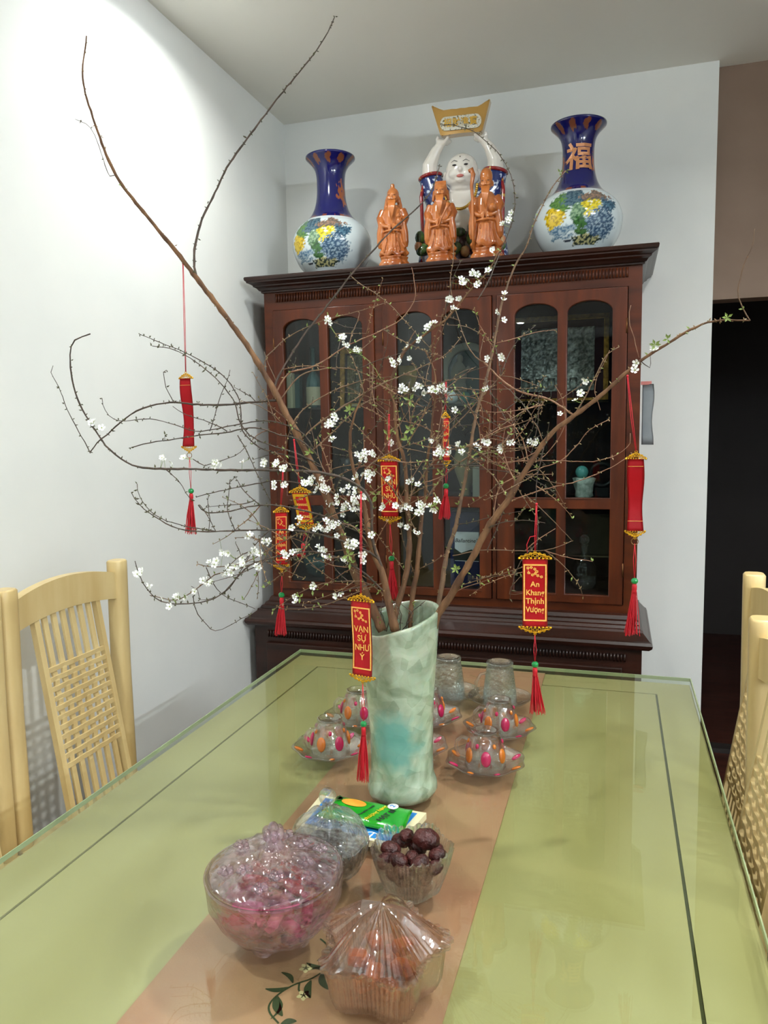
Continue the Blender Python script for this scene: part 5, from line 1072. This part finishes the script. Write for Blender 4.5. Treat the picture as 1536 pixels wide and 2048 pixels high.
ds = [(-.024, -.004, .051, .2, 'left front'), (-.010, -.022, .049, -.5, 'front left'), (.016, -.024, .052, .9, 'front right'), (.031, .0, .050, .5, 'right'), (-.012, .022, .056, 1.3, 'back left'), (.014, .014, .060, .4, 'back right, the highest'), (.002, -.006, .045, 1.8, 'middle'), (-.028, .010, .040, 0, 'far left'), (.0, .026, .040, 0, 'rear'), (-.014, -.016, .028, .8, 'lower front left'), (.016, -.012, .030, .1, 'lower front right'), (.0, .010, .024, 1.1, 'lower middle'), (-.008, -.008, .014, .3, 'bottom left'), (.012, .006, .013, 2, 'bottom right'), (-.026, -.016, .043, 1.0, 'left front corner, low'), (.030, -.014, .042, .6, 'right front corner, low'), (.026, .016, .046, 1.6, 'right rear'), (-.020, .024, .046, .3, 'left rear'), (0, -.030, .040, .1, 'front edge, low')]
for k, (x, y, z, r, ds_) in enumerate(ds):
    o = bpy.data.objects.new('dried_date', DM[k % 3]); C.objects.link(o)
    if not DM[k % 3].materials: DM[k % 3].materials.append(M['date'])
    o.location = (dx + x * 1.12, dy + y * 1.12, TOP + z + .003); o.rotation_euler = (rng.uniform(-.4, .4), rng.uniform(-.4, .4), r); s_ = rng.uniform(.85, 1.08) if ds_ != 'back right, the highest' else 1.35; o.scale = (s_,) * 3
    tag(o, 'dark red dried date in the ribbed bowl, at its ' + ds_, 'date', 'dried dates in the ribbed bowl')
# iridescent star box
sx_, sy_ = -.232, .716
t = thing('star_box', 'iridescent star shaped crystal box with faceted lid nearest the camera', 'box', (sx_, sy_, TOP))
def star(a): return 1 + .13 * cos(5 * (a - pi / 2))
def sbox(r, z, a): return (r * star(a) * (1 + .020 * (1 if (int(a / (2 * pi) * 140 + .5) % 2) else -1) * (1 if r > .03 else 0)), z)
cut([(.0001, .003), (.044, .001), (.052, .002), (.056, .012), (.058, .030), (.060, .046), (.0565, .046), (.0545, .030), (.052, .010), (.0001, .008)], 140, sbox, 'pinkc', 'box_body', t)
bm = bmesh.new(); n = 140; rings = []       # faceted star lid
for (r, z, amp) in ((.060, .0475, 0), (.0665, .050, 1), (.0665, .054, 1), (.058, .058, .4), (.040, .074, .0), (.024, .088, 0), (.0001, .096, 0)):
    ring = []
    for i in range(n):
        a = 2 * pi * i / n; k = star(a) if r > .03 else 1 + .05 * cos(5 * (a - pi / 2)); sc = 1 + (.022 * (1 if (i // 2) % 2 else -1)) * amp
        fold = abs(((a - pi / 2) / (2 * pi / 5)) % 1 - .5) * 2      # ridge towards each point
        dz = (-.012 * (1 - fold) if .02 < r < .06 and z > .056 else 0) + (.002 if (i // 3) % 2 else 0) * (1 if .02 < r < .064 else 0)
        ring.append(bm.verts.new((r * k * sc * cos(a), r * k * sc * sin(a), z + dz)))
    rings.append(ring)
for a_, b_ in zip(rings, rings[1:]):
    for i in range(n): bm.faces.new((a_[i], a_[(i + 1) % n], b_[(i + 1) % n], b_[i]))
obj('lid', bm, 'pinkc', t)
for k in range(10):
    a = 2 * pi * k / 10 + .3; o = obj('candied_fruit', box((0, 0, 0), (.021, .016, .013), bev=.004) if k < 8 else box((0, 0, 0), (.024, .018, .012), bev=.004), 'candyfruit', loc=(sx_ + .027 * cos(a) * (1 if k % 2 else .9), sy_ + .027 * sin(a), TOP + .016 + .017 * (k % 2)), rot=(.2 * cos(k), .2 * sin(k * 2), a))
    tag(o, 'orange candied fruit piece in the star crystal box, at its ' + ['right', 'back right, raised', 'back', 'back left, raised', 'left', 'front left, raised', 'front left, low', 'front, raised', 'front right, low', 'right, raised'][k], 'sweet', 'candied fruit in the star box')
# blue booklet and green packet
def quad_place(pix, z): return [ZP(u, v, z) for u, v in pix]
q = quad_place([(592, 1662), (641, 1602), (853, 1638), (795, 1706)], TOP)
def slab(q, th, name, mat, parent, z0=0, inset=0, org=None):
    c = sum(q, Vector()) / 4; bm = bmesh.new(); lo = [bm.verts.new((c + (p - c) * (1 - inset)) - org + Vector((0, 0, z0))) for p in q]; hi = [bm.verts.new((c + (p - c) * (1 - inset)) - org + Vector((0, 0, z0 + th))) for p in q]
    bm.faces.new(lo[::-1]); bm.faces.new(hi)
    for i in range(4): bm.faces.new((lo[i], lo[(i + 1) % 4], hi[(i + 1) % 4], hi[i]))
    return obj(name, bm, mat, parent)
c = sum(q, Vector()) / 4; c.z = TOP
t = thing('blue_box', 'flat blue box with cream border under the green snack packet', 'box', c)
slab(q, .010, 'carton', 'cream', t, 0, 0, c); slab(q, .0006, 'blue_panel', 'blue', t, .0101, .14, c)
ang = math.atan2((q[2] - q[1]).y, (q[2] - q[1]).x)
obj('round_emblem', add_torus(bmesh.new(), (0, 0, 0), .011, .0006, 24, 4, 'z'), 'white', t, loc=tuple(ZP(740, 1672, TOP + .011) - c))
me = text_mesh('Quasure', .0055, .0002, .0002); me.transform(Matrix.Rotation(-pi / 2, 4, 'X')); obj('lettering', me, 'white', t, loc=tuple(ZP(740, 1672, TOP + .0112) - c), rot=(0, 0, 1.3))
q = quad_place([(628, 1632), (676, 1592), (826, 1620), (806, 1668)], TOP + .016); c2 = sum(q, Vector()) / 4
t = thing('snack_packet', 'shiny green snack packet lettered HẠT BÍ lying on the blue box', 'packet', c2)
bm = bmesh.new(); nx, ny = 24, 14; G = []
for side in (1, -1):
    g = []
    for i in range(nx + 1):
        row = []
        for j in range(ny + 1):
            u, v = i / nx, j / ny; p = (q[0].lerp(q[3], u)).lerp(q[1].lerp(q[2], u), v) - c2
            e = min(1, min(u, 1 - u) / .10) * min(1, min(v, 1 - v) / .2); e = max(0, e) ** .6
            p.z += side * .0052 * e + .0008 * sin(u * 40) * (1 if (u < .08 or u > .92) else 0) + .0007 * noise.noise(Vector((u * 6, v * 5, 1))); row.append(bm.verts.new(p))
        g.append(row)
    G.append(g)
    for i in range(nx):
        for j in range(ny): bm.faces.new((g[i][j], g[i + 1][j], g[i + 1][j + 1], g[i][j + 1])).smooth = True
bmesh.ops.remove_doubles(bm, verts=bm.verts[:], dist=.0004); obj('foil_bag', bm, 'green', t)
def onpk(me, u, v, ang_, nm, mt):
    p = ZP(u, v, TOP + .0222) - c2; me.transform(Matrix.Rotation(-pi / 2, 4, 'X')); o = obj(nm, me, mt, t, loc=tuple(p), rot=(0, 0, ang_)); return o
onpk(text_mesh('HẠT BÍ', .0125, .0003, .0003), 773, 1630, R(-112) + pi, 'lettering', 'blackp')
onpk(text_mesh('thượng hạng', .0095, .0003, .0002), 751, 1625, R(-112) + pi, 'lettering', 'yellowp')
onpk(text_mesh('Pumpkin seeds', .0060, .0003, .0001), 733, 1620, R(-112) + pi, 'lettering', 'blackp')
p = ZP(786, 1613, TOP + .0220) - c2; em = obj('round_emblem', lathe([(.0085, 0), (.0085, .0004), (.0001, .0004)], 24), 'white', t, loc=tuple(p))
me = text_mesh('2', .011, .0003, .0003); me.transform(Matrix.Rotation(-pi / 2, 4, 'X')); obj('numeral', me, 'blue', em, loc=(0, 0, .0007), rot=(0, 0, R(70)))
bm = bmesh.new(); bmesh.ops.create_circle(bm, cap_ends=True, segments=28, radius=1); [setattr(v, 'co', Vector((v.co.x * .021, v.co.y * .010, .0004 * (1 - v.co.length ** 2)))) for v in bm.verts]
bmesh.ops.solidify(bm, geom=bm.faces[:], thickness=.0003); obj('pumpkin_print', bm, 'orange', t, loc=tuple(ZP(708, 1605, TOP + .0222) - c2), rot=(0, 0, -.15))
bm = bmesh.new()
for k in range(5): a = 2.4 + k * .35; leafm(bm, (0, 0, 0), (.012 * cos(a), .012 * sin(a), 0), .0022, 0, .05)
obj('leaf_print', bm, 'leafdk', t, loc=tuple(ZP(686, 1600, TOP + .0195) - c2))
# ================================================================ cups
def gem_cup():
    t = thing('gem_cup', 'x', 'cup', (0, 0, 0)); H = .066
    bm = add_lathe(bmesh.new(), [(.0355, .0), (.0350, .012), (.0335, .028), (.030, .044), (.0255, .056), (.022, .061), (.0235, .065), (.0225, .0665), (.019, .0665), (.0185, .062), (.0001, .061)], 40, fn=lambda r, z, a: (r * (1 + .02 * cos(10 * a)), z))
    add_lathe(bm, [(.0335, .0), (.031, .028), (.027, .045), (.021, .056), (.0001, .058)], 40, cap=False)
    obj('cup_body', bm, 'cupglass', t)
    obj('handle', tube([(-.030, 0, .050), (-.040, 0, .054), (-.050, 0, .046), (-.052, 0, .032), (-.046, 0, .020), (-.034, 0, .016)], .0032, 8), 'clearplain', t)
    for k in range(6):
        a = -pi / 2 + k * pi / 3; obj('gem', ball((0, 0, 0), (.0092, .0048, .0135), 12), 'gemr' if k % 2 == 0 else 'gemo', t, loc=(.0330 * cos(a), .0330 * sin(a), .027), rot=(-.14, 0, a + pi / 2))
        a += pi / 6; obj('gem', ball((0, 0, 0), (.0035, .0025, .0045), 8), 'gemr' if k % 2 else 'gemo', t, loc=(.0295 * cos(a), .0295 * sin(a), .047), rot=(-.3, 0, a + pi / 2))
    return t
def gem_saucer():
    t = thing('gem_saucer', 'x', 'saucer', (0, 0, 0))
    fn = lambda r, z, a: (r * (1 + (.045 * cos(8 * (a - .31))) * max(0, (r - .04) / .035)), z)
    obj('plate', add_lathe(bmesh.new(), [(.0001, .001), (.034, .0005), (.040, .003), (.056, .010), (.067, .017), (.0695, .019), (.068, .0205), (.055, .0135), (.040, .0065), (.0001, .004)], 60, fn=fn, cap=False), 'cupglass', t)
    for k in range(8):
        a = 2 * pi * k / 8 + .31; obj('gem', ball((0, 0, 0), (.0095, .0055, .0026), 12), 'gemr' if k % 2 == 0 else 'gemo', t, loc=(.058 * cos(a), .058 * sin(a), .0155), rot=(0, -.46, a))
    return t
spots = [(-.499, 1.250, .9, 'left of the vase, at front'), (-.499, 1.408, .7, 'left of the vase, at back'), (-.213, 1.265, .2, 'right of the vase, nearest'), (-.212, 1.424, .5, 'right of the vase, second from the front'), (-.362, 1.447, 1.2, 'directly behind the vase'), (-.357, 1.292, 2.0, 'almost hidden by the vase')]
c0, s0 = gem_cup(), gem_saucer()
for k, (x, y, rz, d) in enumerate(spots):
    lc, ls = 'upturned glass cup with magenta and orange gems, ' + d, 'scalloped glass saucer with coloured gems, ' + d
    for (o, z, l, g) in ((s0, TOP, ls, 'gemmed glass saucers'), (c0, TOP + .0045, lc, 'upturned gemmed glass cups')):
        if k == 0: o.location = (x, y, z); o.rotation_euler = (0, 0, rz); o['label'] = l; o['group'] = g
        else: dup(o, (x, y, z), rz, l, g)
def plain_cup():
    t = thing('glass_mug', 'x', 'mug', (0, 0, 0))
    bm = add_lathe(bmesh.new(), [(.037, 0), (.036, .02), (.032, .055), (.0285, .078), (.028, .084), (.0295, .086), (.028, .089), (.022, .089), (.021, .085), (.0001, .083)], 36)
    add_lathe(bm, [(.0350, .0), (.030, .055), (.0265, .076), (.0001, .078)], 36, cap=False); obj('mug_body', bm, 'etched', t)
    obj('handle', tube([(-.031, 0, .068), (-.045, 0, .066), (-.056, 0, .050), (-.057, 0, .030), (-.046, 0, .014), (-.035, 0, .012)], .003, 8), 'clearplain', t); return t
def plain_saucer():
    t = thing('glass_saucer', 'x', 'saucer', (0, 0, 0))
    obj('plate', add_lathe(bmesh.new(), [(.0001, .001), (.036, .0005), (.042, .003), (.060, .010), (.068, .016), (.069, .0175), (.067, .018), (.058, .0125), (.042, .0065), (.0001, .004)], 48, cap=False), 'clearplain', t); return t
m0, p0_ = plain_cup(), plain_saucer()
for k, (x, y, rz, d) in enumerate(((-.236, 1.592, .6, 'at the back right, near the far table edge'), (-.352, 1.600, .9, 'at the back, partly behind the vase'))):
    for (o, z, l, g) in ((p0_, TOP, 'plain clear glass saucer ' + d, 'plain glass saucers'), (m0, TOP + .0045, 'upturned etched glass mug ' + d, 'upturned etched glass mugs')):
        if k == 0: o.location = (x, y, z); o.rotation_euler = (0, 0, rz); o['label'] = l; o['group'] = g
        else: dup(o, (x, y, z), rz, l, g)
